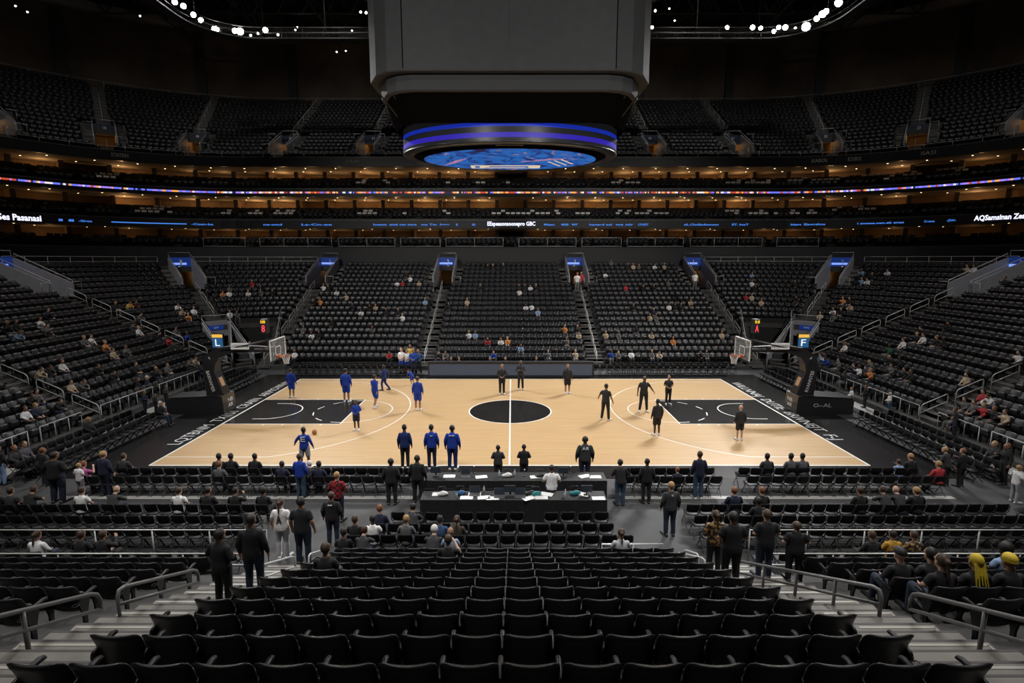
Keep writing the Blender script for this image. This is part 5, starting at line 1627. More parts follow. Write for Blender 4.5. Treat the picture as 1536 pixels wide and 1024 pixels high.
for R, z in ((5.0, 30.0), (6.1, 30.0), (5.0, 29.5)):
    CAT.sweep(b, [(R - .03, z - .03), (R - .03, z + .03), (R + .03, z + .03), (R + .03, z - .03)], **KC)
s = -70.0
while s < 70:
    for R in (5.0, 6.1):
        x, y, *_r = CAT.at(s, R); b.tube([(x, y, 29.1), (x, y, 30.0)], .025, 4)
    x, y, *_r = CAT.at(s, 5.6)
    if int(s) % 6 == 0: b.tube([(x, y, 30), (x, y, 37)], .03, 4)
    s += 2
o = obj('lighting_catwalk', b.mesh('lighting_catwalk', M_TRUSS)); tag(o, 'rounded ring catwalk under the roof carrying the bright lamps', 'catwalk')

# ================================================================== lamps
M_LENS = mat('lamp_lens', (1, 1, 1), .4, emit=(1.0, 0.98, 0.95), estr=45)
M_LENS2 = mat('small_lamp_lens', (1, 1, 1), .4, emit=(1.0, 0.97, 0.92), estr=12)
h_ = MB().lathe([(0.10, -0.5), (0.22, -0.48), (0.30, -0.2), (0.36, 0.0), (0.38, 0.02), (0.34, 0.02)], seg=14).mesh('lamp_housing', M_IRON, True)
l_ = MB().lathe([(0.33, 0.0), (0.28, 0.035), (0.001, 0.05)], seg=14).mesh('lens', M_LENS, True)
l2_ = MB().lathe([(0.33, 0.0), (0.28, 0.035), (0.001, 0.05)], seg=14).mesh('lens', M_LENS2, True)
yk = MB().tube([(0.42, 0, -.1), (0.42, 0, -.7), (0, 0, -.85), (-0.42, 0, -.7), (-0.42, 0, -.1)], .03, 5).mesh('yoke', M_IRON)
LAMPS = [(262, 3, 1), (275, 9, 1), (290, 22, 1), (301, 30, 1), (323, 44, 1.5), (352, 46, 1.1), (360, 47, 1.5), (398, 45, 1.1), (376, 53, .4), (387, 50, .4), (417, 52, .35),
         (1091, 41, .8), (1129, 41, 1.0), (1141, 42, .8), (1161, 47, .9), (1168, 41, .9), (1178, 41, 1.1), (1193, 42, .4), (1209, 40, 1.7), (1225, 28, 1.1), (1234, 21, 1.4), (1239, 17, 1.1), (1258, 4, 1.4),
         (541, 18, .5), (549, 19, .5), (556, 41, .7), (978, 41, .7), (983, 16, .5)]
CNT = {-1: 0, 1: 0}
E_COURT = 8600
for X, Y, sz in sorted(LAMPS, key=lambda a: abs(a[0] - 768)):
    sg = -1 if X < 768 else 1
    CNT[sg] += 1
    big = sz > .75
    x, y = ground(X, Y, 29.7)
    t = thing('floodlight', f"{'bright white floodlight' if big else 'small white spotlight'} under the roof, {nth(CNT[sg])} outward from the scoreboard on the {side(sg)} side", 'floodlight', (x, y, 29.7))
    tx, ty = rnd.uniform(-9, 9), rnd.uniform(-6, 5)
    dvec = Vector((tx - x, ty - y, -29.7)).normalized()
    t.rotation_euler = dvec.to_track_quat('Z', 'Y').to_euler()
    k = max(.36, sz * .72)
    for nm, me in (('lamp_housing', h_), ('lens', l_ if big else l2_), ('yoke', yk)):
        o = obj(nm, me, t); o.scale = (k, k, k)
    if big:
        L = bpy.data.lights.new('flood_or_fill_beam', 'SPOT'); L.energy = E_COURT; L.spot_size = math.radians(40); L.spot_blend = .6; L.shadow_soft_size = .35
        o = bpy.data.objects.new('flood_or_fill_beam', L); COL.objects.link(o)
        o.location = Vector((x, y, 29.7)) + dvec * .2
        o.rotation_euler = dvec.to_track_quat('-Z', 'Y').to_euler()
# tiny work lamps in the roof
SM = [(23, 8), (41, 17), (16, 58), (210, 23), (443, 44), (446, 40), (495, 80), (505, 77), (528, 45), (1004, 12), (1012, 30), (1160, 45), (1492, 48)]
for q, (X, Y) in enumerate(SM):
    x, y = ground(X, Y, 32.5)
    if y > 40: x, y = x * .9, 39.5
    o = obj('work_lamp', MB().lathe([(0.05, 0), (0.09, -.05), (0.05, -.12)], seg=8).mesh('work_lamp', M_LENS2), None, (x, y, 32.5)); tag(o, f"tiny work lamp among the roof trusses, {nth(q + 1)} counting from the blue-team side", 'lamp')
# unseen lamps of the near half of the ring, and added fill spots, behind and above the picture
def spot(x, y, z, tx, ty, tz, e, deg, blend=.7, col=(1, .97, .93), soft=.4):
    L = bpy.data.lights.new('flood_or_fill_beam', 'SPOT'); L.energy = e; L.spot_size = math.radians(deg); L.spot_blend = blend; L.shadow_soft_size = soft; L.color = col
    o = bpy.data.objects.new('flood_or_fill_beam', L); COL.objects.link(o)
    o.location = (x, y, z); o.rotation_euler = (Vector((tx, ty, tz)) - Vector((x, y, z))).to_track_quat('-Z', 'Y').to_euler()
for sg in (-1, 1):
    for yy in (-18, -6, 6):
        spot(sg * 29, yy, 29.5, sg * 4, yy * .2, 0, E_COURT, 42)
    # added unseen fill spots that brighten the stands and floor
    spot(sg * 29, -20, 29.5, sg * 2, 20, 4, 24000, 40, .9)
    spot(sg * 24, -22, 29.5, sg * 16, 19, 4, 15000, 44, .9)
    spot(sg * 28, -14, 29.5, sg * 27, 16, 4, 8000, 50, .9)
    spot(sg * 20, 24, 29.5, sg * 25, 0, 2, 6000, 60, .9)
    spot(sg * 20, 26, 29.5, sg * 10, -13, 0, 12000, 60, 1.0)
    spot(sg * 6, -22, 29.5, sg * 6, -11, 0, 8500, 75, 1.0)
    spot(sg * 14, -22, 29.5, sg * 15, -11, 0, 8500, 75, 1.0)
    spot(sg * 10, -30, 17, sg * 1.5, -5, 17, 5200, 46, .9)  # added low fill spot, brightens the scoreboard front
    # added unseen fill spots to lift the upper deck
    for a_, b_, c_, d_ in ((9, 22, 8, 36), (18, 22, 18, 36), (27, 20, 28, 34), (34, 14, 39, 28), (38, 6, 49, 17)):
        spot(sg * a_, b_, 35, sg * c_, d_, 22, 2100, 75, 1.0)
    # extra unseen fill added for the near stairs and seats
    spot(sg * 12, -8, 29.5, sg * 6, -19, 2, 9000, 40, 1.0)
w_ = bpy.data.worlds.new('world'); scene.world = w_; w_.use_nodes = True
w_.node_tree.nodes['Background'].inputs['Color'].default_value = (0.5, 0.55, 0.65, 1)
w_.node_tree.nodes['Background'].inputs['Strength'].default_value = 0.004
scene.view_settings.view_transform = 'Standard'
scene.view_settings.look = 'None'
scene.view_settings.exposure = 0.0
scene.view_settings.gamma = 1.0
scene.cycles.use_denoising = True
scene.cycles.max_bounces = 5
scene.cycles.diffuse_bounces = 3
scene.cycles.glossy_bounces = 3
scene.cycles.transparent_max_bounces = 6
scene.cycles.sample_clamp_indirect = 4.0
scene.cycles.caustics_reflective = False
scene.cycles.caustics_refractive = False
# ================================================================== people
for rec in SEATED:
    if rec[2] == 'c':
        p = snap(CHAIRS, rec[0], rec[1], 1.16, 0.0, 70)
        if p: SIT.append((p, rec, 'c'))
def capsule(mb, p0, r0, p1, r1, seg=12):
    p0, p1 = Vector(p0), Vector(p1)
    d = p1 - p0
    L = d.length
    t = d / L if L > 1e-6 else Vector((0, 0, 1))
    a = t.cross(Vector((0.31, 0.95, 0.1))).normalized(); b = t.cross(a)
    rings = []
    for f in (-1, -.85, -.5):
        rr = r0 * math.sqrt(max(0.0004, 1 - f * f)); rings.append((p0 + t * r0 * f, rr))
    rings.append((p0, r0)); rings.append((p0.lerp(p1, .5), (r0 + r1) / 2)); rings.append((p1, r1))
    for f in (.5, .85, 1):
        rr = r1 * math.sqrt(max(0.0004, 1 - f * f)); rings.append((p1 + t * r1 * f, rr))
    mb.loft([[c + a * math.cos(2 * PI * k / seg) * r + b * math.sin(2 * PI * k / seg) * r for k in range(seg)] for c, r in rings])
def ellipsoid(mb, c, r, R=None, seg=14, n=9):
    rings = []
    for i in range(n + 1):
        f = -PI / 2 + PI * i / n
        z, k = math.sin(f), max(0.02, math.cos(f))
        ring = [Vector((r[0] * k * math.cos(2 * PI * j / seg), r[1] * k * math.sin(2 * PI * j / seg), r[2] * z)) for j in range(seg)]
        rings.append([Vector(c) + (R @ p if R else p) for p in ring])
    mb.loft(rings)
def spine_loft(mb, pts, radii, seg=18):
    rings = []
    pts = [Vector(p) for p in pts]
    for i, p in enumerate(pts):
        t = (pts[min(i + 1, len(pts) - 1)] - pts[max(i - 1, 0)]).normalized()
        f = t.cross(Vector((1, 0, 0))).normalized()
        if f.y < 0: f = -f
        rx, ry = radii[i]
        rings.append([p + Vector((1, 0, 0)) * rx * math.cos(2 * PI * k / seg) + f * ry * math.sin(2 * PI * k / seg) for k in range(seg)])
    mb.loft(rings)
def remesh(mb, voxel, smooth=4, name='body'):
    me = mb.mesh('tmp', M_BLK)
    o = bpy.data.objects.new('tmp', me); COL.objects.link(o)
    m = o.modifiers.new('r', 'REMESH'); m.mode = 'VOXEL'; m.voxel_size = voxel; m.use_smooth_shade = True
    if smooth:
        m = o.modifiers.new('s', 'SMOOTH'); m.iterations = smooth; m.factor = 0.5
    dg = bpy.context.evaluated_depsgraph_get()
    out = bpy.data.meshes.new_from_object(o.evaluated_get(dg))
    bpy.data.objects.remove(o); bpy.data.meshes.remove(me)
    out.name = name
    out.materials.clear(); out.materials.append(M_BLK)
    return out
V = Vector
def mk_pose(kind):
    P = {}
    sit = kind.startswith('sit')
    lean = {'sit_lean': .5, 'bend': .75, 'stand_lean': .2}.get(kind, .06 if sit else 0.0)
    base = V((0, -0.02, .50)) if sit else V((0, 0, .93))
    def sp(h, fwd=0.0):
        return base + V((0, math.sin(lean) * h + math.cos(lean) * fwd, math.cos(lean) * h - math.sin(lean) * fwd))
    P['spine'] = [sp(-.06), sp(.02, -.01), sp(.15), sp(.30, .01), sp(.38, 0), sp(.44, -.01), sp(.50, -.005), sp(.55, .01)]
    P['head'] = sp(.655, .030)
    P['headtilt'] = -(lean * .5)
    P['sp'] = sp
    sh = [sp(.418, -.01) + V((q * .160, 0, 0)) for q in (-1, 1)]
    arms = {
        'stand_relaxed': [((.235, -.03, 1.13), (.25, .05, .885))] * 2,
        'stand_clasp': [((.25, -.02, 1.15), (.07, .20, 1.03))] * 2,
        'stand_phone': [((.235, -.03, 1.13), (.25, .04, .885)), ((.22, .03, 1.13), (.12, .25, 1.22))],
        'stand_crossed': [((.245, .06, 1.17), (-.05, .21, 1.19)), ((.245, .07, 1.15), (-.06, .19, 1.13))],
        'stand_hips': [((.34, -.09, 1.17), (.19, .03, 1.0))] * 2,
        'stand_lean': [((.25, .10, 1.14), (.2, .30, 1.0))] * 2,
        'stride': [((.235, .08, 1.14), (.24, .24, .95)), ((.235, -.13, 1.15), (.25, -.16, .90))],
        'bend': [((.24, .45, 1.07), (.2, .55, .83))] * 2,
        'open': [((.30, .02, 1.18), (.40, .16, 1.02)), ((.26, -.03, 1.14), (.31, .08, .90))],
        'sit_lap': [((.23, .03, .77), (.11, .25, .62))] * 2,
        'sit_lean': [((.22, .36, .72), (.07, .50, .66))] * 2,
        'sit_phone': [((.23, .05, .77), (.11, .25, .62)), ((.24, .14, .80), (.12, .32, .94))],
    }[kind]
    P['arms'] = []
    for q, (e, w) in zip((-1, 1), arms):
        P['arms'].append((sh[0 if q < 0 else 1], V((q * e[0], e[1], e[2])), V((q * w[0], w[1], w[2]))))
    if sit:
        sp_ = .16 if kind == 'sit_lean' else .11
        legs = [(V((q * .09, .0, .50)), V((q * sp_, .42, .50)), V((q * sp_ * 1.05, .44 + (.05 if q > 0 else 0), .085)), V((q * sp_ * 1.25, .60 + (.05 if q > 0 else 0), .035))) for q in (-1, 1)]
    elif kind == 'stride':
        legs = [(V((-.09, 0, .93)), V((-.10, .14, .50)), V((-.10, .12, .085)), V((-.11, .28, .035))), (V((.09, 0, .93)), V((.10, .0, .50)), V((.105, -.27, .13)), V((.11, -.15, .035)))]
    elif kind == 'bend':
        legs = [(V((q * .09, -.02, .90)), V((q * .15, .12, .50)), V((q * .17, -.03, .085)), V((q * .20, .12, .035))) for q in (-1, 1)]
    else:
        wd = {'open': .17, 'stand_hips': .15, 'stand_crossed': .12}.get(kind, .105)
        legs = [(V((q * .09, 0, .93)), V((q * (.09 + wd) / 2, .015, .50)), V((q * wd, -.02, .085)), V((q * (wd + .035), .13, .035))) for q in (-1, 1)]
    P['legs'] = legs
    return P
def hand(mb, elbow, wrist, q):
    d = (wrist - elbow).normalized()
    side_ = d.cross(V((0, 1, 0.2)))
    if side_.length < .2: side_ = V((1, 0, 0))
    side_.normalize()
    # finger spread axis runs front to back, palm faces the body
    spread = (V((0, 1, 0)) - d * d.y)
    if spread.length < .3: spread = V((0, 0, 1)) - d * d.z
    spread.normalize()
    palmn = d.cross(spread).normalized()
    if palmn.x * q > 0: palmn = -palmn
    c = wrist + d * .055
    for k in (-1, 0, 1):
        capsule(mb, wrist + d * .01 + spread * k * .016, .021, c + d * .025 + spread * k * .026, .018, 8)
    for k, L in enumerate((.058, .068, .064, .048)):
        o = (1.5 - k) * .0215
        b0 = c + d * .03 + spread * o
        b1 = b0 + d * L * .55 + palmn * .008
        b2 = b1 + d * L * .38 + palmn * L * .42
        capsule(mb, b0, .0105, b1, .0098, 7); capsule(mb, b1, .0098, b2, .0085, 7)
    t0 = wrist + d * .03 + spread * .03
    t1 = t0 + d * .035 + spread * .028 + palmn * .012
    t2 = t1 + d * .032 + spread * .004 + palmn * .012
    capsule(mb, t0, .0135, t1, .0115, 7); capsule(mb, t1, .0115, t2, .0095, 7)
RADB = [(.150, .11), (.162, .116), (.140, .10), (.156, .114), (.148, .10), (.098, .07), (.058, .056), (.054, .054)]
def headframe(P):
    return Matrix.Translation(P['head']) @ Matrix.Rotation(P['headtilt'], 4, 'X') @ Matrix.Scale(1.09, 4)
def m_body(P, vox):
    b = MB()
    spine_loft(b, P['spine'], RADB)
    capsule(b, P['spine'][6], .057, P['head'] + V((0, -.02, -.05)), .055)
    H = headframe(P); R3 = H.to_3x3()
    ellipsoid(b, H @ V((0, -.008, .025)), (.077, .098, .102), R3)
    ellipsoid(b, H @ V((0, .022, -.045)), (.060, .072, .078), R3)
    capsule(b, H @ V((0, .090, .012)), .010, H @ V((0, .106, -.022)), .016, 7)
    for q in (-1, 1):
        ellipsoid(b, H @ V((q * .078, -.008, -.005)), (.012, .022, .034), R3, 8, 6)
        capsule(b, H @ V((q * .018, .086, .030)), .011, H @ V((q * .05, .074, .030)), .010, 6)
    capsule(b, H @ V((-.02, .083, -.058)), .010, H @ V((.02, .083, -.058)), .010, 6)
    for q, (s, e, w) in zip((-1, 1), P['arms']):
        capsule(b, s, .050, s.lerp(e, .4), .050); capsule(b, s.lerp(e, .4), .05, e, .041)
        capsule(b, e, .043, e.lerp(w, .3), .043); capsule(b, e.lerp(w, .3), .042, w, .028)
        if vox < .015: hand(b, e, w, q)
        else: capsule(b, w, .035, w + (w - e).normalized() * .13, .03)
    for h, k, a, t in P['legs']:
        capsule(b, h, .095, h.lerp(k, .5), .082); capsule(b, h.lerp(k, .5), .08, k, .058)
        cb = k.lerp(a, .3) + V((0, -.012, 0))
        capsule(b, k, .056, cb, .058); capsule(b, cb, .056, a, .038)
        capsule(b, a + V((0, -.02, -.03)), .036, a.lerp(t, .6) + V((0, 0, -.01)), .028)
    return remesh(b, vox, 3, 'body')
def m_shirt(P, long, vox, loose=1.0, hood=False):
    b = MB()
    sp = P['sp']
    sit = P['spine'][0].z < .6
    pts = [sp(-.075 if not sit else -.03)] + [sp(.02, -.005), sp(.15), sp(.30, .01), sp(.385, 0), sp(.435, -.01), sp(.478, -.012), sp(.520, -.012)]
    rad = [(.183, .142), (.182, .14), (.172, .134), (.180, .14), (.174, .128), (.142, .108), (.096, .085), (.070, .07)]
    spine_loft(b, pts, [(x * loose, y * loose) for x, y in rad])
    for s, e, w in P['arms']:
        capsule(b, s, .066, s.lerp(e, .45), .064)
        if long:
            capsule(b, s.lerp(e, .45), .064, e, .056); capsule(b, e, .056, e.lerp(w, .92), .040)
        else:
            capsule(b, s.lerp(e, .4), .066, s.lerp(e, .62), .064)
    if hood:
        ellipsoid(b, sp(.50, -.07), (.10, .06, .06))
    return remesh(b, vox, 3, 'shirt')
def m_legs(P, short, vox):
    b = MB()
    sp = P['sp']
    spine_loft(b, [sp(-.10), sp(-.04), sp(.03), sp(.08)], [(.140, .11), (.172, .130), (.170, .126), (.160, .118)])
    for h, k, a, t in P['legs']:
        if short:
            capsule(b, h, .108, h.lerp(k, .5), .104); capsule(b, h.lerp(k, .5), .104, h.lerp(k, .86), .096)
        else:
            capsule(b, h, .106, h.lerp(k, .5), .094); capsule(b, h.lerp(k, .5), .092, k, .072)
            capsule(b, k, .072, k.lerp(a, .35), .070); capsule(b, k.lerp(a, .35), .069, a + V((0, 0, .015)), .058)
    return remesh(b, vox, 3, 'shorts' if short else 'trousers')
def m_shoe(P, i):
    h, k, a, t = P['legs'][i]
    b = MB()
    d = (t - a); d.z = 0; d.normalize()
    hz = a.z - .085
    heel = V((a.x, a.y, hz + .04)) - d * .045
    toe = V((t.x, t.y, t.z - .0)) + d * .05
    capsule(b, heel + V((0, 0, .005)), .044, V((a.x, a.y, hz + .045)) + d * .06, .046)
    capsule(b, V((a.x, a.y, hz + .042)) + d * .05, .045, toe, .038)
    capsule(b, a + V((0, 0, -.02)), .046, a + V((0, 0, .02)), .048)
    b.box((heel + toe) / 2 - V((0, 0, .022)), ((.078), (toe - heel).length + .07, .024), math.atan2(d.y, d.x) - PI / 2)
    return remesh(b, .012, 2, 'shoe')
def m_hair(P, style):
    b = MB()
    H = headframe(P); R3 = H.to_3x3()
    if style in ('bald',):
        return None
    if style == 'shaved':
        ellipsoid(b, H @ V((0, -.020, .036)), (.079, .090, .098), R3)
    elif style == 'afro':
        ellipsoid(b, H @ V((0, -.035, .045)), (.115, .105, .115), R3)
    elif style in ('beanie', 'cap'):
        ellipsoid(b, H @ V((0, -.010, .058)), (.088, .104, .085), R3)
        if style == 'cap':
            capsule(b, H @ V((-.04, .10, .06)), .012, H @ V((.04, .10, .06)), .012); capsule(b, H @ V((-.03, .14, .052)), .012, H @ V((.03, .14, .052)), .012); capsule(b, H @ V((0, .09, .058)), .02, H @ V((0, .14, .052)), .016)
        else:
            ellipsoid(b, H @ V((0, -.012, .025)), (.090, .108, .03), R3)
    else:
        ellipsoid(b, H @ V((0, -.024, .036)), (.085, .094, .104), R3)
        if style == 'long':
            capsule(b, H @ V((0, -.07, .0)), .072, P['sp'](.46, -.10), .055)
            for q in (-1, 1): capsule(b, H @ V((q * .055, -.04, -.02)), .045, P['sp'](.45, -.06) + V((q * .07, 0, 0)), .035)
        elif style == 'tied':
            ellipsoid(b, H @ V((0, -.115, .05)), (.042, .045, .045), R3); capsule(b, H @ V((0, -.12, .04)), .03, P['sp'](.44, -.13), .02)
        elif style == 'braids':
            for q in range(-2, 3): capsule(b, H @ V((q * .03, -.08, .0)), .02, P['sp'](.34 - .03 * abs(q), -.14) + V((q * .05, 0, 0)), .011)
    return remesh(b, .011, 2, 'hair')
def m_eyes(P):
    b = MB(); H = headframe(P)
    for q in (-1, 1): ellipsoid(b, H @ V((q * .033, .082, .010)), (.014, .010, .008), None, 8, 5)
    return b.mesh('eyes', M_EYE, True)
M_EYE = mat('eye_dark', (0.02, 0.015, 0.012), 0.3)
SKIN = {'a': mat('skin_light', (0.50, 0.31, 0.22), .6), 'b': mat('skin_tan', (0.30, 0.165, 0.10), .6), 'c': mat('skin_dark', (0.085, 0.042, 0.026), .55)}
HAIRC = {'black': (0.012, .010, .009), 'brown': (.055, .030, .018), 'blond': (.36, .22, .09), 'red': (.20, .075, .028), 'white': (.6, .58, .55), 'yellow': (.62, .45, .03), 'capk': (.02, .02, .022)}
HAIRM = {k: mat('hair_' + k, c, .6) for k, c in HAIRC.items()}
HSTYLE = {'black': ('crop', 'black'), 'brown': ('crop', 'brown'), 'blond': ('crop', 'blond'), 'red': ('crop', 'red'), 'white': ('crop', 'white'), 'bald': ('bald', 'black'), 'shaved': ('shaved', 'black'), 'longdark': ('longhair', 'black'), 'longbrown': ('tied', 'brown'), 'longblond': ('longhair', 'blond'), 'braids': ('braids', 'yellow'), 'beanie': ('beanie', 'yellow'), 'cap': ('cap', 'capk'), 'afro': ('afro', 'black')}
CLOTH = {'w': (.80, .80, .81), 'k': (.012, .012, .014), 'd': (.035, .036, .040), 'g': (.12, .12, .12), 'hg': (.10, .10, .115), 'b': (.012, .05, .30), 'bl': (.008, .042, .34), 'bn': (.008, .022, .12), 'n': (.012, .016, .04), 'lb': (.25, .36, .55), 'dn': (.035, .085, .19), 'jean': (.04, .075, .13), 'djean': (.016, .026, .05),
         'o': (.62, .24, .07), 'y': (.65, .42, .08), 'ye': (.46, .25, .03), 'r': (.42, .03, .04), 'm': (.12, .02, .04), 'mg': (.42, .10, .26), 'c': (.50, .40, .28), 'gr': (.02, .12, .05), 'br': (.05, .035, .025), 'bg': (.09, .06, .025), 'ws': (.55, .55, .58), 'lg': (.55, .55, .57), 'ash': (.30, .30, .32), 'blk2': (.02, .02, .022)}
CM = {k: mat('cloth_' + k, c, .85, var=.12, scale=14, bump=.15) for k, c in CLOTH.items()}
# plaid flannel of the person in red, dark folds woven in
m_ = bpy.data.materials.new('cloth_plaid'); m_.use_nodes = True
nt = m_.node_tree; tc = nt.nodes.new('ShaderNodeTexCoord'); ck = nt.nodes.new('ShaderNodeTexChecker'); ck.inputs['Scale'].default_value = 11
ck.inputs['Color1'].default_value = (.36, .012, .018, 1); ck.inputs['Color2'].default_value = (.03, .012, .014, 1)
nt.links.new(tc.outputs['Object'], ck.inputs['Vector']); nt.links.new(ck.outputs['Color'], nt.nodes['Principled BSDF'].inputs['Base Color']); nt.nodes['Principled BSDF'].inputs['Roughness'].default_value = .85
CM['pl'] = m_
m_ = bpy.data.materials.new('cloth_gold_pattern'); m_.use_nodes = True
nt = m_.node_tree; tc = nt.nodes.new('ShaderNodeTexCoord'); ck = nt.nodes.new('ShaderNodeTexNoise'); ck.inputs['Scale'].default_value = 14; rp = nt.nodes.new('ShaderNodeValToRGB')
rp.color_ramp.elements[0].position = .5; rp.color_ramp.elements[0].color = (.02, .018, .016, 1); rp.color_ramp.elements[1].position = .56; rp.color_ramp.elements[1].color = (.36, .2, .06, 1)
nt.links.new(tc.outputs['Object'], ck.inputs['Vector']); nt.links.new(ck.outputs['Fac'], rp.inputs['Fac']); nt.links.new(rp.outputs['Color'], nt.nodes['Principled BSDF'].inputs['Base Color'])
CM['bg'] = m_
SHOEW = mat('shoe_white', (.6, .6, .6), .6); SHOEK = mat('shoe_black', (.02, .02, .022), .5)
MESH = {}
POSE = {}
def part(pose, what, vox=.011):
    key = (pose, what, vox)
    if key in MESH: return MESH[key]
    P = POSE.setdefault(pose, mk_pose(pose))
    if what == 'body': r = m_body(P, .0095 if vox < .02 else vox)
    elif what == 'long': r = m_shirt(P, True, .014 if vox < .02 else vox)
    elif what == 'short': r = m_shirt(P, False, .014 if vox < .02 else vox)
    elif what == 'trousers': r = m_legs(P, False, .014 if vox < .02 else vox)
    elif what == 'shorts': r = m_legs(P, True, .014 if vox < .02 else vox)
    elif what == 'shoeL': r = m_shoe(P, 0)
    elif what == 'shoeR': r = m_shoe(P, 1)
    elif what == 'eyes': r = m_eyes(P)
    else: r = m_hair(P, what)
    MESH[key] = r
    return r
def with_mat(o, m):
    if len(o.material_slots):
        o.material_slots[0].link = 'OBJECT'
        o.material_slots[0].material = m
    return o
def person(loc, rz, sc, pose, top, sleeve, bottom, bt, hair, skin, label, shoes='k', stout=1.0, extra=None, group=None):
    T = thing('person', label, 'person', loc, rz, group)
    T.scale = (sc * stout, sc * (1 + (stout - 1) * .8), sc)
    with_mat(obj('body', part(pose, 'body'), T), SKIN[skin])
    with_mat(obj('shirt', part(pose, sleeve), T), CM[top])
    with_mat(obj('shorts' if bt == 'shorts' else 'trousers', part(pose, bt), T), CM[bottom])
    for k in ('shoeL', 'shoeR'):
        with_mat(obj('shoe', part(pose, k), T), SHOEW if shoes == 'w' else SHOEK)
    st, hc = HSTYLE[hair]
    me = part(pose, st) if st != 'bald' else None
    if me: with_mat(obj('hair' if st not in ('beanie', 'cap') else ('knit_cap' if st == 'beanie' else 'cap'), me, T), HAIRM[hc])
    obj('eyes', part(pose, 'eyes'), T)
    if extra:
        txt, w, h, z, m = extra
        o = obj('shirt_print', fit_text(txt, w, h, m, .012), T)
        o.location = (0, -.138, z); o.rotation_euler = (PI / 2, 0, 0)
    return T
def surf(x, y):
    d = y - CAM[1]
    if 4.15 < abs(x) < 6.25 and d < 12.7:
        k = (NB + .68 - y) / RUN
        if k < 0: return 0.0
        return H0 + RISE * math.floor(k) + (RISE / 2 if (k % 1) > .5 else 0)
    return 0.0
def foot(X, Y):
    u, v = (X - 768) / FPX, (Y - 512) / FPX
    f, dn = CT - v * ST, ST + v * CT
    t = 3.0
    while t < 70:
        x, y, z = CAM[0] + u * t, CAM[1] + f * t, CAM[2] - dn * t
        s = surf(x, y)
        if z <= s + .0: return (x, y, s)
        t += .02
    return (x, y, 0)
def height_at(p, Yh):
    lo, hi = .5, 2.6
    for _ in range(40):
        m = (lo + hi) / 2
        if px(p[0], p[1], p[2] + m)[1] > Yh: lo = m
        else: hi = m
    return lo
W_ = SHOEW
def stand(X, Yh, Yf, pose, rz, top, sleeve, bottom, bt, hair, skin, label, shoes='k', stout=1.0, extra=None, H=1.72, base=0.0, group=None):
    if Yf is None:
        x, y = ground(X, Yh, base + H); p = (x, y, base)
    else:
        p = foot(X, Yf)
        p = (p[0], p[1] + .04, p[2] if p[2] else (.02 if abs(p[1]) < 7.62 and abs(p[0]) < 14.3 else .009 if abs(p[1]) < 8.8 and abs(p[0]) < 17 else .002))
        H = height_at(p, Yh)
    ang = math.atan2(p[0] - CAM[0], p[1] - CAM[1])
    T = person(p, math.radians(rz), H / 1.735, pose, top, sleeve, bottom, bt, hair, skin, label, shoes, stout * (1.0 if shoes == 'w' else 1.07), extra, group)
    return T
M_PRW = mat('print_white', (.65, .65, .65), .7)
B = 'bl'
PL_ = 'players in blue'
stand(438, 552, 597, 'stand_relaxed', 0, B, 'long', B, 'shorts', 'brown', 'b', 'blue player near the far blue-team corner of the court, bare calves', 'w')
stand(520, 552, 604, 'stand_relaxed', 0, B, 'long', B, 'shorts', 'black', 'b', 'blue player standing with back turned at the far edge of the blue-team lane', 'w')
stand(563, 561, 612, 'stride', -25, B, 'long', B, 'shorts', 'black', 'b', 'blue player mid-step by the top of the blue-team lane circle', 'w')
stand(577, 547, 586, 'stride', 80, 'bn', 'long', 'bn', 'trousers', 'black', 'c', 'blue player in long navy trousers walking at the far sideline')
stand(535, 599, 646, 'stand_clasp', 180, B, 'long', 'n', 'shorts', 'black', 'c', 'blue player in dark shorts on the near corner of the blue-team lane', 'w')
stand(619, 552, 578, 'bend', 60, B, 'long', B, 'shorts', 'brown', 'b', 'blue player bending forward behind the three-point line', 'w')
stand(627, 564, 616, 'stand_relaxed', 0, B, 'long', B, 'shorts', 'brown', 'b', 'blue player at the top of the blue-team three-point arc', 'w')
stand(458, 640, 704, 'open', 5, B, 'long', 'ash', 'shorts', 'black', 'c', 'blue player in pale grey shorts with white print on the back, near sideline', 'w', 1.0, ('E', .17, .2, 1.27, M_PRW))
stand(608, 636, 703, 'stand_relaxed', 0, 'bn', 'long', 'k', 'trousers', 'black', 'c', 'coach in faded navy-blue top and black trousers, first of three at the near sideline', 'w')
stand(648, 636, 704, 'stand_relaxed', 6, B, 'long', 'n', 'trousers', 'black', 'b', 'coach in bright blue top, middle of three at the near sideline', 'w', 1.0, ('--', .08, .03, 1.33, M_PRW))
stand(679, 637, 705, 'stand_relaxed', -4, B, 'long', 'bn', 'trousers', 'black', 'c', 'broad coach in bright blue top, nearest the centre line of the three', 'w', 1.1, ('M.M', .16, .05, 1.36, M_PRW))
K = 'blk2'
stand(753, 545, 592, 'stand_clasp', 180, K, 'long', 'k', 'trousers', 'shaved', 'b', 'black player facing the camera at the far sideline beside the centre line', 'w')
stand(781, 540, 585, 'stand_crossed', 180, K, 'long', 'k', 'trousers', 'black', 'c', 'black player with folded arms just past the centre line, far side', 'w')
stand(851, 545, 591, 'stand_relaxed', 180, K, 'long', 'k', 'shorts', 'brown', 'b', 'black player in shorts near the far sideline', 'w')
stand(908, 575, 631, 'open', -30, K, 'short', 'k', 'trousers', 'black', 'b', 'black player striding by the black-team three-point line, side on', 'w')
stand(965, 563, 618, 'open', 180, K, 'short', 'k', 'trousers', 'bald', 'c', 'black player at the black-team free-throw circle facing the camera', 'w')
stand(1002, 562, 607, 'stand_clasp', 180, K, 'short', 'k', 'trousers', 'bald', 'b', 'black player on the far edge of the black-team lane facing the camera', 'w')
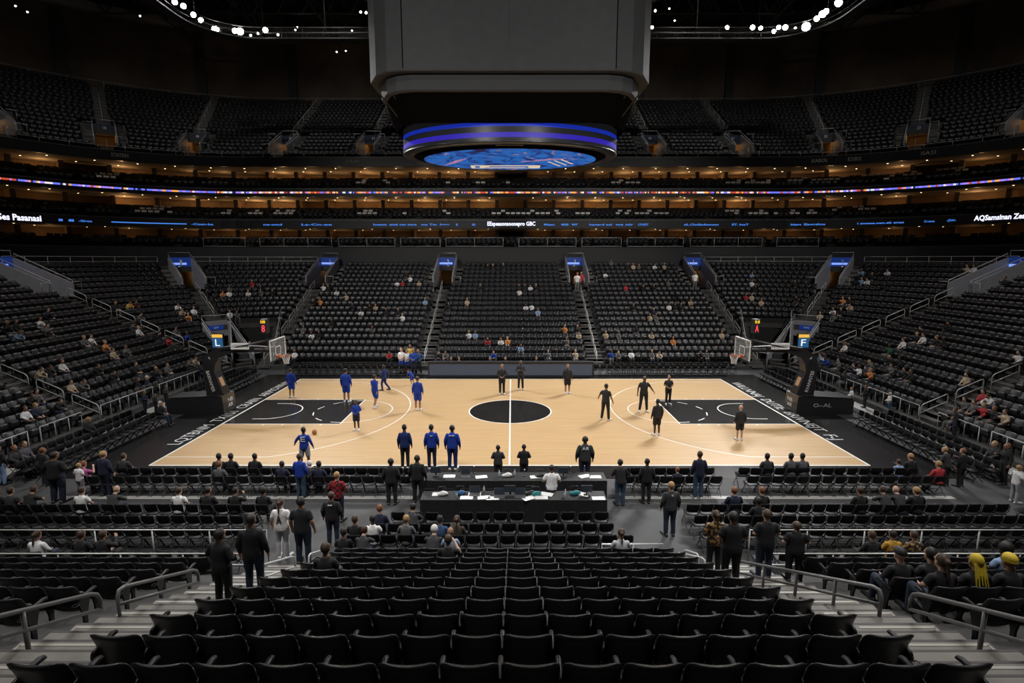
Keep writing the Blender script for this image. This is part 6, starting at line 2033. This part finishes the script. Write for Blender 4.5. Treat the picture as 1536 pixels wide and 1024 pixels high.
stand(985, 598, 654, 'stand_relaxed', 10, K, 'long', 'k', 'shorts', 'black', 'c', 'black player on the near corner of the black-team lane, back turned', 'w')
stand(1109, 607, 661, 'stand_relaxed', 0, K, 'long', 'k', 'shorts', 'bald', 'a', 'black player in shorts standing alone near the black-team basket', 'w')
stand(878, 654, None, 'stand_relaxed', 0, 'd', 'long', 'n', 'trousers', 'black', 'c', 'grey-shirted coach with pale print on back at the scorers table', 'k', 1.1, ('AR', .2, .1, 1.33, M_PRW), H=1.78)
stand(786, 666, None, 'stand_clasp', 0, 'k', 'long', 'k', 'trousers', 'black', 'c', 'small staff member in black just past the centre line at the scorers table', H=1.42)
stand(747, 667, None, 'stand_clasp', 0, 'd', 'long', 'k', 'trousers', 'black', 'c', 'small staff member in charcoal just before the centre line at the scorers table', H=1.42)
# near side people
stand(452, 680, 747, 'stand_relaxed', -8, B, 'long', 'jean', 'trousers', 'brown', 'b', 'man in bright blue sweater and jeans behind the courtside chairs')
stand(508, 707, 783, 'stand_clasp', 0, 'pl', 'long', 'n', 'trousers', 'longblond', 'a', 'blond person in red and black checked shirt on the grey aisle')
stand(588, 687, 757, 'stand_relaxed', 0, 'k', 'long', 'k', 'trousers', 'black', 'c', 'man all in black at the end of the courtside chairs, further from the table', stout=1.1)
stand(627, 682, 754, 'stand_relaxed', -5, 'k', 'long', 'k', 'trousers', 'shaved', 'c', 'man all in black standing at the blue-team end of the scorers table', stout=1.08)
stand(827, 697, 768, 'stand_clasp', 0, 'w', 'short', 'n', 'trousers', 'black', 'b', 'man in white tee and dark trousers between the two long tables', stout=1.08)
stand(930, 690, 758, 'stand_lean', 0, 'k', 'long', 'jean', 'trousers', 'black', 'b', 'man in black jacket and faded jeans just past the scorers table', stout=1.05)
stand(969, 687, 755, 'stand_relaxed', 0, 'k', 'long', 'k', 'trousers', 'shaved', 'c', 'man in black with close-cropped head at the black-team courtside chairs')
stand(1047, 676, 749, 'stand_relaxed', 0, 'n', 'long', 'jean', 'trousers', 'brown', 'b', 'man in navy top and blue jeans before the gap in the black-team courtside chairs', 'w')
stand(1004, 722, 804, 'stand_relaxed', 4, 'd', 'long', 'djean', 'trousers', 'blond', 'a', 'man in dark grey sweater and navy jeans alone on the grey aisle', 'k', 1.03, ('r:', .05, .06, 1.35, M_PRW))
stand(425, 747, 838, 'stand_relaxed', 0, 'w', 'short', 'lg', 'trousers', 'longbrown', 'a', 'person in white tee with dark print and pale trousers on the blue-team stairs', 'w', 1.05, ('A', .13, .24, 1.2, CM['br']))
stand(456, 745, 846, 'stand_relaxed', -4, 'k', 'short', 'djean', 'trousers', 'black', 'b', 'man in black tee and dark jeans beside the white tee on the blue-team stairs', 'k', 1.06)
stand(500, 737, 818, 'stand_relaxed', 0, 'k', 'long', 'djean', 'trousers', 'brown', 'b', 'man in black top on the aisle in front of the checked shirt', 'k', 1.08, ('--', .10, .03, 1.36, M_PRW))
stand(383, 771, 893, 'stand_relaxed', 4, 'k', 'long', 'djean', 'trousers', 'shaved', 'b', 'tall shaven-headed man in black on the blue-team stairs', 'k', 1.02)
stand(336, 793, 912, 'stand_clasp', -14, 'k', 'long', 'k', 'trousers', 'black', 'b', 'man in black, lowest in the picture on the blue-team stairs', 'k', 1.08)
stand(1070, 765, 864, 'stand_clasp', 0, 'bg', 'long', 'k', 'trousers', 'longbrown', 'b', 'person in black jacket with gold pattern on the black-team stairs')
stand(1095, 767, 880, 'stand_clasp', 0, 'k', 'short', 'k', 'trousers', 'black', 'b', 'large man in black on the black-team stairs, nearest the camera', 'k', 1.12)
stand(1145, 764, 868, 'stand_clasp', 0, 'k', 'short', 'djean', 'trousers', 'brown', 'a', 'man in black tee and dark jeans on the black-team stairs by the handrail', 'k', 1.08)
stand(1190, 782, 872, 'stand_clasp', -6, 'k', 'short', 'k', 'trousers', 'brown', 'a', 'man in black tee behind the handrail by the black-team platform', 'k', 1.18)
stand(88, 677, 754, 'stand_clasp', 0, 'k', 'long', 'n', 'trousers', 'shaved', 'b', 'stout man in black on the blue-team corner floor', 'k', 1.3)
stand(122, 694, 746, 'stand_clasp', -10, 'w', 'short', 'ash', 'trousers', 'longblond', 'a', 'small blond person in white tee next to the stout man in black', 'w', 1.05)
stand(160, 676, 744, 'stand_relaxed', -10, 'n', 'long', 'n', 'trousers', 'blond', 'a', 'broad man in dark navy at the outer end of the blue-team courtside chairs', 'k', 1.15)
stand(69, 671, 729, 'stand_clasp', -20, 'k', 'long', 'k', 'trousers', 'red', 'b', 'man in black behind the stout man on the blue-team corner floor', 'k', 1.1)
stand(3, 668, 728, 'stand_relaxed', 0, 'k', 'long', 'lb', 'trousers', 'black', 'b', 'person in black top and pale jeans at the picture edge, blue-team corner')
stand(1418, 671, 729, 'stand_lean', 20, 'd', 'long', 'k', 'trousers', 'blond', 'a', 'blond person in dark grey sweater at the black-team corner chairs')
stand(1440, 672, 730, 'stand_phone', 20, 'k', 'long', 'k', 'trousers', 'red', 'a', 'person in black next to the grey sweater at the black-team corner chairs')
stand(1522, 697, 754, 'stand_clasp', -90, 'w', 'short', 'ash', 'trousers', 'longblond', 'a', 'person in white tee and grey trousers on the black-team corner floor', 'w', 1.1)
stand(1505, 664, 726, 'stand_phone', 80, 'k', 'long', 'k', 'trousers', 'red', 'b', 'person in black trousers leaning on the near black-team end line chairs')
# walkways at the ends
stand(1276, 580, 613, 'stand_clasp', 70, 'w', 'long', 'k', 'trousers', 'red', 'a', 'person in white shirt on the walkway behind the black-team basket', H=1.5)
stand(1297, 577, 612, 'stand_clasp', 70, 'k', 'long', 'k', 'trousers', 'brown', 'b', 'person in black next to the white shirt on the black-team walkway')
stand(1333, 588, 620, 'stand_clasp', 70, 'w', 'long', 'dn', 'trousers', 'white', 'a', 'white-haired person in white on the black-team walkway')
stand(1431, 624, 662, 'stand_lean', 70, 'n', 'long', 'k', 'trousers', 'black', 'b', 'person in navy jacket against the black-team walkway rail')
stand(1479, 622, 668, 'bend', 70, 'r', 'long', 'dn', 'trousers', 'black', 'b', 'person in red stooping on the black-team walkway')
stand(209, 566, 605, 'stand_clasp', -70, 'k', 'long', 'k', 'trousers', 'brown', 'b', 'person in black, first of two on the blue-team walkway by the rail')
stand(223, 563, 602, 'stand_clasp', -70, 'n', 'long', 'n', 'trousers', 'white', 'a', 'white-haired person in navy on the blue-team walkway by the rail')
stand(218, 585, 622, 'stand_clasp', -70, 'n', 'long', 'n', 'trousers', 'red', 'b', 'person in navy nearest the chairs on the blue-team walkway')
stand(234, 590, 620, 'stand_clasp', -80, 'k', 'long', 'k', 'trousers', 'black', 'b', 'person in black beside the navy person on the blue-team walkway')
stand(250, 577, 609, 'stand_clasp', -80, 'd', 'long', 'k', 'trousers', 'brown', 'b', 'person in charcoal further along the blue-team walkway')
# far side
stand(603, 521, 560, 'stand_clasp', 160, 'w', 'short', 'b', 'shorts', 'red', 'a', 'person in white top and blue shorts beside the far bench, outer')
stand(611, 524, 560, 'stand_clasp', 180, 'w', 'short', 'b', 'shorts', 'black', 'b', 'person in white top beside the far bench, inner')
stand(621, 522, 562, 'stand_clasp', 180, 'b', 'long', 'n', 'trousers', 'red', 'b', 'person in blue jacket at the blue-team end of the far LED board, first')
stand(628, 523, 561, 'stand_hips', 180, 'dn', 'long', 'k', 'trousers', 'black', 'b', 'person in denim blue jacket at the blue-team end of the far LED board, second')
stand(616, 516, 552, 'stand_clasp', 180, 'y', 'long', 'k', 'trousers', 'brown', 'b', 'person in yellow top behind the far bench group')
stand(352, 511, 545, 'stand_relaxed', 120, 'b', 'long', 'k', 'trousers', 'red', 'b', 'person in blue shirt behind the blue-team stanchion by the tunnel')
stand(377, 511, 545, 'stand_relaxed', 180, 'lb', 'short', 'k', 'trousers', 'brown', 'a', 'person in pale blue shirt by the rail of the blue-team tunnel')
stand(872, 407, None, 'stand_relaxed', 180, 'r', 'short', 'k', 'trousers', 'brown', 'a', 'person in red top inside the centre stairwell portal, black-team side', H=1.6, base=5.47)
stand(866, 408, None, 'stand_relaxed', 180, 'w', 'short', 'g', 'trousers', 'black', 'b', 'person in white top inside the centre stairwell portal, black-team side', H=1.6, base=5.47)
stand(1043, 407, None, 'stand_relaxed', 180, 'w', 'short', 'g', 'trousers', 'black', 'b', 'person in white top in the outer far stairwell portal, black-team side', H=1.6, base=5.47)
# seated people on chairs and near seats
for p, rec, where in SIT:
    X, Y, _, pose, top, slv, hair, skin, lab = rec
    f = .16 if where == 's' else -.05
    loc = (p['x'] - math.sin(p['yaw']) * f, p['y'] + math.cos(p['yaw']) * f, p['z'])
    small = .78 if 'small' in lab else .95
    person(loc, p['yaw'], small, pose, top if top not in ('ws',) else 'ws', slv, 'djean' if skin == 'a' else 'k', 'trousers', hair, skin, lab, 'k', 1.12 if 'broad' in lab else 1.0)
# distant spectators: one mesh each
def joined(pose, hairstyle):
    ms = [part(pose, 'body', .034), part(pose, 'long', .034), part(pose, 'trousers', .034), part(pose, hairstyle)]
    Vs, Fs, Ms = [], [], []
    o = 0
    for i, me in enumerate(ms):
        Vs += [tuple(v.co) for v in me.vertices]
        for f in me.polygons:
            Fs.append([k + o for k in f.vertices]); Ms.append(i)
        o += len(me.vertices)
    me = bpy.data.meshes.new('person')
    me.from_pydata(Vs, [], Fs)
    for _ in range(4): me.materials.append(M_BLK)
    me.polygons.foreach_set('material_index', Ms)
    me.polygons.foreach_set('use_smooth', [True] * len(Fs))
    return me
JM = [joined(p, h) for p in ('sit_lap', 'sit_lean', 'sit_phone') for h in ('crop', 'longhair')]
CN = {'w': 'white', 'k': 'black', 'g': 'grey', 'o': 'orange', 'y': 'yellow', 'r': 'red', 'b': 'blue', 'lb': 'pale blue', 'm': 'maroon', 'c': 'cream', 'gr': 'green', 'n': 'navy', 'mg': 'magenta'}
for p, c in CROWDSIT:
    if c == 'o' and rnd.random() < .72: c = rnd.choice('kkgcn')
    f = .16
    hc = rnd.choice(('black', 'brown', 'brown', 'red', 'blond'))
    sk = rnd.choice('aabbc') if c not in 'oc' else 'a'
    o = obj('person', rnd.choice(JM), None, (p['x'] - math.sin(p['yaw']) * f, p['y'] + math.cos(p['yaw']) * f, p['z']), p['yaw'])
    o.scale = (.95, .95, .95)
    o.scale = (.9, .9, .9)
    tag(o, f"seated person in {CN[c]} top, {p['blk']} block, {nth(p['row'] + 1)} row up, {nth(p['k'] + 1)} seat along", 'person', 'spectators in the far stands')
    for s_, m in zip(o.material_slots, (SKIN[sk], CM[c], CM[rnd.choice(('k', 'djean', 'g'))], HAIRM[hc])):
        s_.link = 'OBJECT'; s_.material = m
